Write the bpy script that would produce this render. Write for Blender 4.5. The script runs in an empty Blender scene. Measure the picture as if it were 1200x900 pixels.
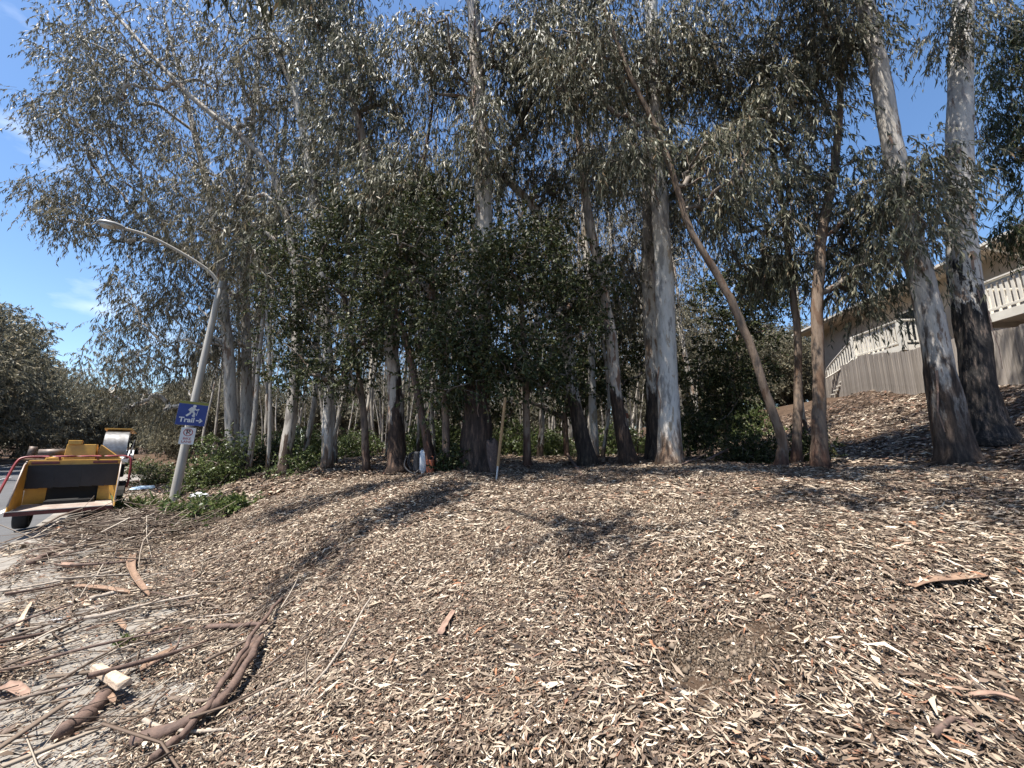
import bpy, math, random
import numpy as np
from mathutils import Vector, Matrix
random.seed(7); RNG = np.random.default_rng(11)
SC = bpy.context.scene; COL = SC.collection
R = math.radians
# ------------------------------------------------------------------ camera, sky, sun, exposure
F = 450.0; HOR = 525.0; PITCH = math.atan((HOR - 450) / F); EYE = 1.55
cam_d = bpy.data.cameras.new('camera'); cam = bpy.data.objects.new('camera', cam_d); COL.objects.link(cam)
cam.location = (0, 0, EYE); cam.rotation_euler = (R(90) + PITCH, 0, 0)
cam_d.sensor_fit = 'HORIZONTAL'; cam_d.sensor_width = 36; cam_d.lens = 36 * F / 1200
cam_d.clip_start = 0.05; cam_d.clip_end = 3000; SC.camera = cam
SUN_AZ = (-0.78, -0.62); SUN_EL = R(68)
w = bpy.data.worlds.new('World'); SC.world = w; w.use_nodes = True
nt = w.node_tree; bg = nt.nodes['Background']
sky = nt.nodes.new('ShaderNodeTexSky'); sky.sky_type = 'NISHITA'; sky.sun_disc = False
sky.sun_elevation = SUN_EL; sky.sun_rotation = math.atan2(SUN_AZ[0], SUN_AZ[1]) % (2 * math.pi)
sky.air_density = 1.0; sky.dust_density = 0.5; sky.ozone_density = 3.0
# thin clouds low over the horizon
tc = nt.nodes.new('ShaderNodeTexCoord'); mp = nt.nodes.new('ShaderNodeMapping'); mp.inputs['Scale'].default_value = (3, 3, 7)
nz = nt.nodes.new('ShaderNodeTexNoise'); nz.inputs['Scale'].default_value = 1.6; nz.inputs['Detail'].default_value = 6
rp = nt.nodes.new('ShaderNodeValToRGB'); rp.color_ramp.elements[0].position = 0.6; rp.color_ramp.elements[1].position = 0.85
rp.color_ramp.elements[1].color = (0.55, 0.55, 0.55, 1)
mx = nt.nodes.new('ShaderNodeMix'); mx.data_type = 'RGBA'; mx.inputs[7].default_value = (8, 8.3, 8.8, 1)
L = nt.links.new
L(tc.outputs['Generated'], mp.inputs[0]); L(mp.outputs[0], nz.inputs['Vector']); L(nz.outputs[0], rp.inputs[0])
L(rp.outputs[0], mx.inputs[0]); L(sky.outputs[0], mx.inputs[6]); hs = nt.nodes.new('ShaderNodeHueSaturation'); hs.inputs['Saturation'].default_value = 1.1
L(mx.outputs[2], hs.inputs['Color']); L(hs.outputs[0], bg.inputs[0])
bg.inputs[1].default_value = 0.098
sl = bpy.data.lights.new('sun', 'SUN'); sl.energy = 5.0; sl.angle = R(0.5); sl.color = (1, 0.95, 0.87)
so = bpy.data.objects.new('sun', sl); COL.objects.link(so)
_ce = math.cos(SUN_EL); SUNV = Vector((SUN_AZ[0] * _ce, SUN_AZ[1] * _ce, math.sin(SUN_EL))).normalized()
so.rotation_euler = SUNV.to_track_quat('Z', 'Y').to_euler(); so.location = (0, -10, 30)
SC.view_settings.view_transform = 'Standard'; SC.view_settings.look = 'None'; SC.view_settings.gamma = 1
SC.view_settings.exposure = 1.22
SC.cycles.max_bounces = 6; SC.cycles.diffuse_bounces = 3; SC.cycles.transmission_bounces = 3; SC.cycles.glossy_bounces = 2

# ------------------------------------------------------------------ places
SD, CD = math.sin(R(43)), math.cos(R(43))
def us(u, s, z=0.0): return Vector((CD * u - SD * s, SD * u + CD * s, z))      # road frame: u to the right of the road, s along it
def ray(px, py):
    a = (px - 600) / F; b = (450 - py) / F; c, s = math.cos(PITCH), math.sin(PITCH)
    return np.array((a, c - b * s, s + b * c))
def at(px, py, Y):
    d = ray(px, py); d = d * (Y / d[1]); return np.array((d[0], d[1], d[2] + EYE))
def vnoise(x, y, seed=0):
    x = np.asarray(x, float); y = np.asarray(y, float)
    xi = np.floor(x).astype(np.int64); yi = np.floor(y).astype(np.int64); fx = x - xi; fy = y - yi
    fx = fx * fx * (3 - 2 * fx); fy = fy * fy * (3 - 2 * fy)
    def hsh(i, j):
        n = (i * 374761393 + j * 668265263 + seed * 974634777) & 0xffffffff
        n = ((n ^ (n >> 13)) * 1274126177) & 0xffffffff
        return ((n ^ (n >> 16)) & 0xffff) / 65535.0
    a, b, c, d = hsh(xi, yi), hsh(xi + 1, yi), hsh(xi, yi + 1), hsh(xi + 1, yi + 1)
    return (a * (1 - fx) + b * fx) * (1 - fy) + (c * (1 - fx) + d * fx) * fy
def sstep(a, b, t):
    t = np.clip((np.asarray(t, float) - a) / (b - a), 0, 1); return t * t * (3 - 2 * t)
def hgt(x, y):
    x = np.asarray(x, float); y = np.asarray(y, float)
    u = CD * x + SD * y
    q = np.maximum(u - 0.5, 0); q = q * q / (q + .35)
    z = 1.17 * np.tanh(0.44 * q / 1.17)
    z = z + np.minimum(2.9 * np.power(np.maximum(x - 7, 0) / 10, 1.4), 3.1)
    onb = sstep(0.5, 1.6, u)
    z = z + onb * ((vnoise(x * .7, y * .7, 1) - .5) * .16 + (vnoise(x * 2.1, y * 2.1, 2) - .5) * .07 + (vnoise(x * 6, y * 6, 3) - .5) * .03)
    z = z - 0.07 * (1 - sstep(0.42, 0.62, u))
    z = z - 0.35 * (1 - sstep(-1.6, -0.9, u))
    z = z + 0.5 * (1 - sstep(-10.6, -9.6, u)) + 3.0 * (1 - sstep(-34, -11, u))
    return z
def hz(x, y): return float(hgt(x, y))
def surf(x, y):
    """walkable height: the pavement top where the pavement lies"""
    u = CD * x + SD * y
    z = hz(x, y)
    if -1.15 < u < 0.6: return max(z, 0.0)
    if u <= -1.15: return max(z, -0.13)
    return z
def ground(px, py):
    d = ray(px, py); t0 = 0.3; t = 0.3
    while t < 120:
        p = d * t
        if p[2] + EYE < surf(p[0], p[1]):
            for _ in range(14):
                m = (t0 + t) / 2; p = d * m
                if p[2] + EYE < surf(p[0], p[1]): t = m
                else: t0 = m
            p = d * t; return np.array((p[0], p[1], surf(p[0], p[1])))
        t0 = t; t *= 1.02; t += .01
    return np.array((d[0] * 60, d[1] * 60, 0))

# ------------------------------------------------------------------ materials
def mat(name, fn, disp=None):
    m = bpy.data.materials.new(name); m.use_nodes = True
    n = m.node_tree; b = n.nodes['Principled BSDF']
    fn(n, b, n.links.new); return m
def ramp(n, stops, interp='LINEAR'):
    r = n.nodes.new('ShaderNodeValToRGB'); cr = r.color_ramp; cr.interpolation = interp
    while len(cr.elements) < len(stops): cr.elements.new(0.5)
    for e, (p, c) in zip(cr.elements, stops): e.position = p; e.color = (*c, 1) if len(c) == 3 else c
    return r
def noise(n, scale, detail=5, rough=.6, vec=None, stretch=None, coord='Object'):
    t = n.nodes.new('ShaderNodeTexNoise'); t.inputs['Scale'].default_value = scale
    t.inputs['Detail'].default_value = detail; t.inputs['Roughness'].default_value = rough
    if vec is None:
        c = n.nodes.new('ShaderNodeTexCoord'); vec = c.outputs[coord]
    if stretch:
        m = n.nodes.new('ShaderNodeMapping'); m.inputs['Scale'].default_value = stretch
        n.links.new(vec, m.inputs[0]); vec = m.outputs[0]
    n.links.new(vec, t.inputs['Vector']); return t
def mixc(n, fac, a, b, mode='MIX'):
    m = n.nodes.new('ShaderNodeMix'); m.data_type = 'RGBA'; m.blend_type = mode
    for i, v in ((0, fac), (6, a), (7, b)):
        if isinstance(v, bpy.types.NodeSocket): n.links.new(v, m.inputs[i])
        elif i == 0: m.inputs[0].default_value = v
        else: m.inputs[i].default_value = (*v, 1)
    return m.outputs[2]
def bump(n, b, h, strength=.5, dist=.02):
    p = n.nodes.new('ShaderNodeBump'); p.inputs['Strength'].default_value = strength; p.inputs['Distance'].default_value = dist
    n.links.new(h, p.inputs['Height']); n.links.new(p.outputs[0], b.inputs['Normal'])
def mathn(n, op, a, b=None, clamp=False):
    m = n.nodes.new('ShaderNodeMath'); m.operation = op; m.use_clamp = clamp
    for i, v in enumerate((a, b)):
        if v is None: continue
        if isinstance(v, bpy.types.NodeSocket): n.links.new(v, m.inputs[i])
        else: m.inputs[i].default_value = v
    return m.outputs[0]
def simple(name, c1, c2=None, rough=.7, scale=8, metal=0, bmp=0.0, stretch=None, detail=6):
    c2 = c2 or tuple(x * .72 for x in c1)
    def f(n, b, L):
        t = noise(n, scale, detail, .65, stretch=stretch); r = ramp(n, [(.3, c2), (.68, c1)])
        L(t.outputs[0], r.inputs[0]); L(r.outputs[0], b.inputs['Base Color'])
        b.inputs['Roughness'].default_value = rough; b.inputs['Metallic'].default_value = metal
        if bmp: bump(n, b, t.outputs[0], bmp, .01)
    return mat(name, f)
def islands(name, stops, rough=.6, trans=0.0, spec=.4, interp='LINEAR', fine=None):
    def f(n, b, L):
        g = n.nodes.new('ShaderNodeNewGeometry'); r = ramp(n, stops, interp)
        L(g.outputs['Random Per Island'], r.inputs[0]); c = r.outputs[0]
        if fine:
            t = noise(n, fine, 3, .6); rr = ramp(n, [(.3, (.62, .6, .58)), (.7, (1.1, 1.1, 1.1))]); L(t.outputs[0], rr.inputs[0])
            c = mixc(n, 1.0, c, rr.outputs[0], 'MULTIPLY')
        L(c, b.inputs['Base Color']); b.inputs['Roughness'].default_value = rough
        b.inputs['Specular IOR Level'].default_value = spec
        if trans:
            tr = n.nodes.new('ShaderNodeBsdfTranslucent'); L(c, tr.inputs[0])
            mixs = n.nodes.new('ShaderNodeMixShader'); mixs.inputs[0].default_value = trans
            o = n.nodes['Material Output']; L(b.outputs[0], mixs.inputs[1]); L(tr.outputs[0], mixs.inputs[2]); L(mixs.outputs[0], o.inputs[0])
    return mat(name, f)
def bark(name, pale, grey, brown, dark, stock=1.2, spread=1.0, peel=.5, soft=.15):
    """smooth pale gum bark with grey and tan patches above a rough dark stocking at the base"""
    def f(n, b, L):
        a = n.nodes.new('ShaderNodeAttribute'); a.attribute_name = 'h'
        oi = n.nodes.new('ShaderNodeObjectInfo'); tc = n.nodes.new('ShaderNodeTexCoord'); va = n.nodes.new('ShaderNodeVectorMath'); va.operation = 'ADD'
        L(oi.outputs['Location'], va.inputs[0]); L(tc.outputs['Object'], va.inputs[1]); vv = va.outputs[0]
        t1 = noise(n, 1.0, 6, .62, vv, (5, 5, 1.3)); t2 = noise(n, 1.0, 6, .7, vv, (16, 16, 2.6)); t3 = noise(n, 1.0, 4, .6, vv, (40, 40, 5))
        r1 = ramp(n, [(.39, grey), (.45, pale), (.57, pale), (.61, brown)]); L(t1.outputs[0], r1.inputs[0])
        r2 = ramp(n, [(.34, (.55, .53, .5)), (.5, (1, 1, 1))]); L(t2.outputs[0], r2.inputs[0])
        up = mixc(n, peel, r1.outputs[0], mixc(n, 1.0, r1.outputs[0], r2.outputs[0], 'MULTIPLY'))
        rd = ramp(n, [(.35, tuple(x * .4 for x in dark)), (.52, dark), (.72, brown)]); L(t2.outputs[0], rd.inputs[0])
        lowmask = mathn(n, 'ADD', a.outputs['Fac'], mathn(n, 'MULTIPLY', mathn(n, 'SUBTRACT', t1.outputs[0], .5), spread * 5))
        mr = n.nodes.new('ShaderNodeMapRange'); mr.interpolation_type = 'SMOOTHSTEP'
        mr.inputs['From Min'].default_value = stock - soft; mr.inputs['From Max'].default_value = stock + soft
        L(lowmask, mr.inputs[0])
        L(mixc(n, mr.outputs[0], rd.outputs[0], up), b.inputs['Base Color'])
        b.inputs['Roughness'].default_value = .8; b.inputs['Specular IOR Level'].default_value = .25
        hh = mathn(n, 'ADD', mathn(n, 'MULTIPLY', t2.outputs[0], mathn(n, 'SUBTRACT', 1.5, mr.outputs[0])), mathn(n, 'MULTIPLY', t3.outputs[0], .4))
        bump(n, b, hh, .7, .03)
    return mat(name, f)
M = {}
M['bark_white'] = bark('white_gum_bark', (.50, .47, .43), (.26, .245, .23), (.33, .27, .2), (.17, .11, .075), 0.6, .7, .7, .45)
M['bark_shaggy'] = bark('gum_bark_with_shaggy_base', (.40, .36, .32), (.24, .22, .2), (.16, .10, .07), (.05, .034, .026), 3.0, 1.9, .6, .2)
M['bark_mottled'] = bark('mottled_gum_bark', (.42, .385, .345), (.2, .18, .165), (.16, .115, .088), (.06, .043, .034), 1.7, 1.6, .8, .8)
M['bark_half'] = bark('half_peeled_gum_bark', (.38, .33, .28), (.2, .18, .16), (.18, .11, .075), (.05, .033, .025), 1.5, 1.5, .7, .25)
M['bark_stocking'] = bark('gum_bark_with_dark_stocking', (.42, .38, .33), (.24, .22, .2), (.19, .135, .095), (.05, .036, .028), 1.9, 1.3, .6, .3)
M['bark_charred'] = bark('gum_bark_with_black_base', (.46, .43, .39), (.28, .26, .25), (.2, .15, .12), (.028, .025, .024), 3.3, 1.6)
M['bark_low'] = bark('gum_bark_brown_base', (.36, .32, .28), (.2, .18, .165), (.2, .125, .08), (.075, .048, .034), 1.1, .9)
M['bark_dark'] = bark('dark_red_gum_bark', (.12, .08, .06), (.07, .05, .042), (.13, .065, .045), (.04, .025, .02), .8, .8, .7, .5)
M['bark_tan'] = bark('tan_gum_bark', (.185, .135, .1), (.095, .075, .062), (.13, .08, .052), (.08, .042, .03), .5, .8, .7, .4)
M['bark_far'] = bark('thin_gum_bark', (.36, .33, .29), (.2, .18, .16), (.17, .12, .09), (.08, .055, .04), .7, 1.0)
M['limb'] = bark('gum_limb_bark', (.19, .16, .135), (.085, .072, .062), (.12, .07, .048), (.1, .07, .05), -9, .5)
M['limb_pale'] = bark('pale_gum_limb_bark', (.42, .39, .35), (.25, .23, .21), (.17, .11, .07), (.1, .07, .05), -9, .5)
M['leaf'] = islands('gum_leaf', [(0, (.045, .052, .03)), (.35, (.1, .106, .068)), (.7, (.185, .182, .125)), (.92, (.26, .24, .165)), (1, (.27, .18, .1))], .5, .3, .3)
M['leaf_dry'] = islands('greyer_gum_leaf', [(0, (.055, .055, .036)), (.4, (.125, .12, .08)), (.78, (.225, .205, .14)), (1, (.29, .23, .14))], .5, .3, .3)
M['leaf_green'] = islands('broad_green_leaf', [(0, (.02, .028, .011)), (.5, (.04, .052, .02)), (.85, (.078, .09, .034)), (1, (.13, .115, .05))], .5, .2, .2)
M['leaf_bright'] = islands('bright_green_leaf', [(0, (.05, .075, .022)), (.5, (.085, .115, .035)), (1, (.15, .17, .06))], .4, .25, .4)
M['litter'] = islands('dry_leaf_litter', [(0, (.05, .033, .023)), (.2, (.125, .09, .064)), (.42, (.235, .182, .134)), (.66, (.36, .288, .213)), (.86, (.475, .4, .305)), (.96, (.57, .505, .41)), (.98, (.3, .14, .075)), (1, (.2, .11, .07))], .7, .0, .25)
M['litter_dark'] = islands('weathered_leaf_litter', [(0, (.028, .019, .014)), (.35, (.078, .053, .038)), (.65, (.15, .105, .076)), (.88, (.255, .195, .142)), (1, (.18, .085, .052))], .65, .0, .3)
M['twig'] = islands('dry_twig', [(0, (.045, .032, .025)), (.45, (.11, .078, .058)), (.8, (.22, .175, .135)), (1, (.38, .33, .27))], .75, 0, .25)
def soil(n, b, L):
    t = noise(n, 1.3, 8, .65); t2 = noise(n, 26, 8, .7); t3 = noise(n, 90, 4, .7)
    r = ramp(n, [(.3, (.04, .028, .02)), (.55, (.09, .063, .045)), (.75, (.16, .115, .08))]); L(t2.outputs[0], r.inputs[0])
    r2 = ramp(n, [(.35, (.7, .66, .64)), (.65, (1.15, 1.1, 1.05))]); L(t.outputs[0], r2.inputs[0])
    L(mixc(n, 1.0, r.outputs[0], r2.outputs[0], 'MULTIPLY'), b.inputs['Base Color']); b.inputs['Roughness'].default_value = .95
    b.inputs['Specular IOR Level'].default_value = .1
    bump(n, b, mathn(n, 'ADD', t2.outputs[0], mathn(n, 'MULTIPLY', t3.outputs[0], .4)), .9, .03)
M['soil'] = mat('forest_soil', soil)
M['soil_dry'] = islands('dry_soil_crumbs', [(0, (.06, .045, .033)), (.6, (.13, .1, .073)), (1, (.24, .19, .145))], .95, 0, .1)
def conc(n, b, L):
    t = noise(n, 3, 8, .65); t2 = noise(n, 60, 5, .7); t3 = noise(n, 220, 2, .6)
    r = ramp(n, [(.3, (.15, .135, .12)), (.55, (.235, .215, .19)), (.75, (.3, .275, .245))]); L(t.outputs[0], r.inputs[0])
    r2 = ramp(n, [(.3, (.66, .64, .62)), (.55, (1, 1, 1))]); L(t2.outputs[0], r2.inputs[0])
    L(mixc(n, .7, r.outputs[0], mixc(n, 1.0, r.outputs[0], r2.outputs[0], 'MULTIPLY')), b.inputs['Base Color']); b.inputs['Roughness'].default_value = .9
    bump(n, b, mathn(n, 'ADD', t2.outputs[0], t3.outputs[0]), .35, .006)
M['concrete'] = mat('weathered_concrete', conc)
def asph(n, b, L):
    t = noise(n, .8, 7, .65); t2 = noise(n, 140, 3, .7)
    r = ramp(n, [(.3, (.06, .06, .063)), (.7, (.1, .1, .103))]); L(t.outputs[0], r.inputs[0])
    r2 = ramp(n, [(.3, (.6, .6, .6)), (.65, (1.25, 1.25, 1.25))]); L(t2.outputs[0], r2.inputs[0])
    L(mixc(n, 1.0, r.outputs[0], r2.outputs[0], 'MULTIPLY'), b.inputs['Base Color']); b.inputs['Roughness'].default_value = .85
    bump(n, b, t2.outputs[0], .5, .006)
M['asphalt'] = mat('road_asphalt', asph)
M['paint_white'] = simple('white_road_paint', (.72, .71, .69), (.5, .49, .47), .7, 14)
M['yellow'] = simple('worn_yellow_paint', (.58, .32, .055), (.36, .19, .04), .42, 5, 0, .1)
M['red'] = simple('faded_red_paint', (.22, .022, .026), (.12, .018, .02), .4, 6)
M['darkred'] = simple('dark_red_lens', (.12, .015, .015), (.05, .01, .01), .35, 14)
M['rubber'] = simple('black_rubber', (.02, .02, .022), (.011, .011, .012), .75, 9, 0, .2)
M['black'] = simple('dark_machine_interior', (.014, .013, .012), (.008, .008, .008), .85, 8)
M['steel'] = simple('worn_steel', (.3, .3, .3), (.13, .125, .12), .42, 7, .8)
M['table'] = simple('scuffed_table_plate', (.40, .36, .32), (.24, .17, .14), .55, 5, .2)
M['pipe'] = simple('rusty_exhaust', (.2, .17, .15), (.09, .06, .045), .6, 12, .5)
M['wheelrim'] = simple('grey_rim', (.4, .4, .4), (.22, .22, .22), .5, 9, .4)
M['pole'] = simple('grey_concrete_pole', (.42, .40, .36), (.29, .27, .245), .85, 4, 0, .3, (6, 6, .5))
M['lamp'] = simple('grey_lamp_housing', (.34, .34, .33), (.22, .22, .22), .5, 6, .3)
M['lens'] = simple('cloudy_lamp_lens', (.5, .5, .47), (.38, .38, .35), .25, 6)
M['sign_blue'] = simple('blue_sign_face', (.022, .05, .25), (.018, .04, .2), .45, 3)
M['sign_olive'] = simple('olive_sign_band', (.26, .25, .04), (.2, .19, .035), .5, 3)
M['sign_white'] = simple('white_sign_print', (.78, .78, .77), (.68, .68, .67), .5, 3)
M['sign_red'] = simple('faded_red_print', (.42, .06, .06), (.34, .05, .05), .5, 3)
M['sign_black'] = simple('black_print', (.03, .03, .03), (.02, .02, .02), .5, 3)
M['metal'] = simple('galvanised_metal', (.45, .45, .45), (.33, .33, .33), .45, 6, .7)
M['stucco'] = simple('beige_stucco', (.44, .37, .29), (.37, .31, .245), .9, 3, 0, .15)
M['white_wood'] = simple('white_painted_wood', (.74, .70, .62), (.6, .56, .49), .6, 3)
M['fascia'] = simple('tan_fascia', (.5, .42, .33), (.4, .33, .26), .7, 3)
M['shingle'] = simple('brown_roof_tile', (.22, .15, .115), (.13, .09, .07), .85, 6, 0, .2)
M['glass'] = simple('dark_window_glass', (.03, .035, .04), (.02, .025, .03), .08, 2)
def fencewood(n, b, L):
    o = n.nodes.new('ShaderNodeObjectInfo')
    t = noise(n, 1.0, 7, .65, stretch=(14, 14, .9)); r = ramp(n, [(.3, (.17, .15, .135)), (.5, (.33, .295, .26)), (.7, (.45, .41, .37))]); L(t.outputs[0], r.inputs[0])
    rr = ramp(n, [(0, (.7, .68, .66)), (1, (1.12, 1.1, 1.08))]); L(o.outputs['Random'], rr.inputs[0])
    L(mixc(n, 1.0, r.outputs[0], rr.outputs[0], 'MULTIPLY'), b.inputs['Base Color']); b.inputs['Roughness'].default_value = .85
    bump(n, b, t.outputs[0], .5, .01)
M['fence'] = mat('weathered_fence_board', fencewood)
M['stick'] = simple('grey_brown_stick', (.19, .145, .112), (.07, .048, .036), .8, 1, 0, .5, (30, 30, 30))
M['stick_dark'] = simple('dark_brown_branch', (.15, .095, .072), (.055, .036, .03), .8, 1, 0, .6, (25, 25, 25))
M['stick_pale'] = simple('bleached_stick', (.38, .325, .265), (.2, .16, .125), .8, 1, 0, .4, (30, 30, 30))
M['bark_orange'] = simple('orange_inner_bark', (.27, .175, .115), (.12, .072, .05), .85, 1, 0, .6, (26, 26, 26))
M['bark_brown'] = simple('brown_shed_bark', (.3, .195, .145), (.15, .095, .07), .85, 1, 0, .5, (20, 20, 20))
M['wood_pale'] = simple('fresh_split_wood', (.52, .42, .32), (.3, .21, .145), .85, 1, 0, .7, (30, 30, 60))
M['stake'] = simple('yellow_wooden_stake', (.3, .19, .085), (.22, .135, .06), .7, 1, 0, .2, (18, 18, 3))
M['plastic_white'] = simple('white_plastic', (.62, .64, .66), (.42, .44, .47), .4, 9)
M['plastic_blue'] = simple('pale_blue_plastic', (.25, .42, .58), (.5, .56, .6), .4, 9)
M['black_cloth'] = simple('black_nylon', (.022, .022, .026), (.012, .012, .015), .7, 12)
M['orange_plastic'] = simple('orange_plastic', (.3, .075, .025), (.22, .055, .02), .5, 8)
M['stone'] = simple('grey_brown_stone', (.2, .15, .12), (.11, .08, .065), .9, 7, 0, .4)
M['car_white'] = simple('white_car_paint', (.72, .73, .74), (.66, .67, .68), .25, 2)

# ------------------------------------------------------------------ mesh helpers
def link(name, me, m=None, parent=None):
    o = bpy.data.objects.new(name, me); COL.objects.link(o)
    if m is not None: me.materials.append(m)
    if parent is not None: o.parent = parent
    return o
def tag(o, label=None, cat=None, group=None, kind=None):
    if label: o['label'] = label
    if cat: o['category'] = cat
    if group: o['group'] = group
    if kind: o['kind'] = kind
    return o
def empty(name, loc=(0, 0, 0), label=None, cat=None, group=None):
    o = bpy.data.objects.new(name, None); COL.objects.link(o); o.location = loc; o.empty_display_size = .1
    return tag(o, label, cat, group)
def np_mesh(name, V, Q, smooth=False, attr=None):
    """V (n,3), Q (m,k) with constant k"""
    me = bpy.data.meshes.new(name); V = np.asarray(V, np.float32); Q = np.asarray(Q, np.int32); k = Q.shape[1]
    me.vertices.add(len(V)); me.vertices.foreach_set('co', V.ravel())
    me.loops.add(Q.size); me.loops.foreach_set('vertex_index', Q.ravel())
    me.polygons.add(len(Q)); me.polygons.foreach_set('loop_start', np.arange(0, Q.size, k, dtype=np.int32))
    me.polygons.foreach_set('loop_total', np.full(len(Q), k, np.int32))
    if smooth: me.polygons.foreach_set('use_smooth', np.ones(len(Q), bool))
    if attr is not None:
        a = me.attributes.new('h', 'FLOAT', 'POINT'); a.data.foreach_set('value', np.asarray(attr, np.float32))
    me.update(calc_edges=True); return me
def tube_arrays(P, Rad, sides=6, wob=0.0, seed=0, flare=0.0, cap=True):
    P = np.asarray(P, float); Rad = np.asarray(Rad, float); n = len(P)
    T = np.gradient(P, axis=0); T /= np.linalg.norm(T, axis=1)[:, None] + 1e-9
    ref = np.array((1.0, 0, 0)) if abs(T[:, 0]).mean() < .8 else np.array((0, 1.0, 0))
    A = ref - T * (T @ ref)[:, None]; A /= np.linalg.norm(A, axis=1)[:, None] + 1e-9
    B = np.cross(T, A)
    ang = np.arange(sides) / sides * 2 * np.pi
    rr = np.repeat(Rad[:, None], sides, 1)
    if wob:
        Lq = np.concatenate([[0], np.cumsum(np.linalg.norm(np.diff(P, axis=0), axis=1))])
        aa, ll = np.meshgrid(ang, Lq); 
        nz_ = vnoise(np.cos(aa) * 2 + 7 + seed, np.sin(aa) * 2 + ll * 1.1, seed) + .5 * vnoise(np.cos(aa) * 4 + 3, np.sin(aa) * 4 + ll * 3, seed + 5) - .75
        rr = rr * (1 + wob * nz_)
        if flare: rr = rr * (1 + flare * np.exp(-ll / .22) * (.55 + .9 * vnoise(np.cos(aa) * 1.6 + seed * 3, np.sin(aa) * 1.6, seed)))
    V = P[:, None, :] + rr[:, :, None] * (np.cos(ang)[None, :, None] * A[:, None, :] + np.sin(ang)[None, :, None] * B[:, None, :])
    i = np.arange(n - 1)[:, None] * sides; j = np.arange(sides)[None, :]; j2 = (j + 1) % sides
    Q = np.stack([i + j, i + j2, i + sides + j2, i + sides + j], -1).reshape(-1, 4)
    V = V.reshape(-1, 3)
    if cap:
        e = (n - 1) * sides
        c0, c1 = len(V), len(V) + 1
        V = np.vstack([V, P[:1], P[-1:]])
        j = np.arange(0, sides, 2); 
        if sides % 2 == 0:
            Q = np.vstack([Q, np.stack([np.full(len(j), c1), e + j, e + (j + 1) % sides, e + (j + 2) % sides], -1),
                           np.stack([np.full(len(j), c0), (j + 2) % sides, (j + 1) % sides, j], -1)])
    return V, Q
def join(parts):
    Vs, Qs, k = [], [], 0
    for V, Q in parts: Vs.append(V); Qs.append(Q + k); k += len(V)
    return np.vstack(Vs), np.vstack(Qs)
def spline(pts, n):
    P = np.asarray(pts, float); m = len(P)
    if m == 2: return P[0] + (P[1] - P[0]) * np.linspace(0, 1, n)[:, None]
    Pe = np.vstack([2 * P[0] - P[1], P, 2 * P[-1] - P[-2]]); out = []
    for t in np.linspace(0, m - 1 - 1e-6, n):
        i = int(t); f = t - i; a, b, c, d = Pe[i:i + 4]
        out.append(.5 * (2 * b + (c - a) * f + (2 * a - 5 * b + 4 * c - d) * f * f + (3 * b - a - 3 * c + d) * f ** 3))
    return np.array(out)
class MB:
    def __init__(s): s.p = []
    def add(s, V, Q): s.p.append((np.asarray(V, float), np.asarray(Q, int))); return s
    def box(s, c, size, M_=None, taper=1.0):
        x, y, z = (v / 2 for v in size)
        V = np.array([(-x, -y, -z), (x, -y, -z), (x, y, -z), (-x, y, -z), (-x * taper, -y * taper, z), (x * taper, -y * taper, z), (x * taper, y * taper, z), (-x * taper, y * taper, z)])
        if M_ is not None: V = V @ np.array(M_.to_3x3()).T
        V = V + np.array(c)
        return s.add(V, [(3, 2, 1, 0), (4, 5, 6, 7), (0, 1, 5, 4), (1, 2, 6, 5), (2, 3, 7, 6), (3, 0, 4, 7)])
    def hexa(s, V): return s.add(V, [(3, 2, 1, 0), (4, 5, 6, 7), (0, 1, 5, 4), (1, 2, 6, 5), (2, 3, 7, 6), (3, 0, 4, 7)])
    def tube(s, P, r, sides=8, n=None):
        P = spline(P, n) if n else np.asarray(P, float)
        r = np.full(len(P), r) if np.isscalar(r) else np.interp(np.linspace(0, 1, len(P)), np.linspace(0, 1, len(r)), r)
        return s.add(*tube_arrays(P, r, sides))
    def slab(s, poly, th, axis):
        """poly: 3D outline, extruded by vector axis*th"""
        P = np.asarray(poly, float); n = len(P); ax = np.asarray(axis, float) * th
        c0 = P.mean(0)
        V = np.vstack([P, P + ax, [c0], [c0 + ax]]); Q = []
        for i in range(n):
            j = (i + 1) % n; Q.append((i, j, n + j, n + i)); Q.append((2 * n, j, i, i)); Q.append((2 * n + 1, n + i, n + j, n + j))
        s.q3 = True
        return s.add(V, Q)
    def build(s, name, m, parent=None, smooth=False, bevel=0.0):
        V, Q = join(s.p)
        fs = [tuple(dict.fromkeys(q)) for q in Q.tolist()]
        me = bpy.data.meshes.new(name); me.from_pydata(V.tolist(), [], fs); me.update()
        if smooth: me.polygons.foreach_set('use_smooth', np.ones(len(me.polygons), bool))
        o = link(name, me, m, parent)
        if bevel:
            b = o.modifiers.new('bevel', 'BEVEL'); b.width = bevel; b.segments = 2; b.limit_method = 'ANGLE'
        return o

# ------------------------------------------------------------------ the setting: terrain, pavement, road
def axis_vals(lo, a, b, hi, fine, grow=1.25):
    v = list(np.arange(a, b + 1e-6, fine)); st = fine
    while v[-1] < hi: st *= grow; v.append(v[-1] + st)
    st = fine
    while v[0] > lo: st *= grow; v.insert(0, v[0] - st)
    return np.array(v)
gx = axis_vals(-260, -13, 19, 260, .17); gy = axis_vals(-60, -.5, 20, 300, .17)
GX, GY = np.meshgrid(gx, gy); GZ = hgt(GX, GY)
nx, ny = len(gx), len(gy)
I = (np.arange(ny - 1)[:, None] * nx + np.arange(nx - 1)[None, :]).ravel()
me = np_mesh('ground', np.stack([GX.ravel(), GY.ravel(), GZ.ravel()], -1), np.stack([I, I + 1, I + nx + 1, I + nx], -1), True)
tag(link('ground', me, M['soil']), 'brown sloping bank of soil under the eucalyptus grove', None, None, 'structure')
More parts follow.
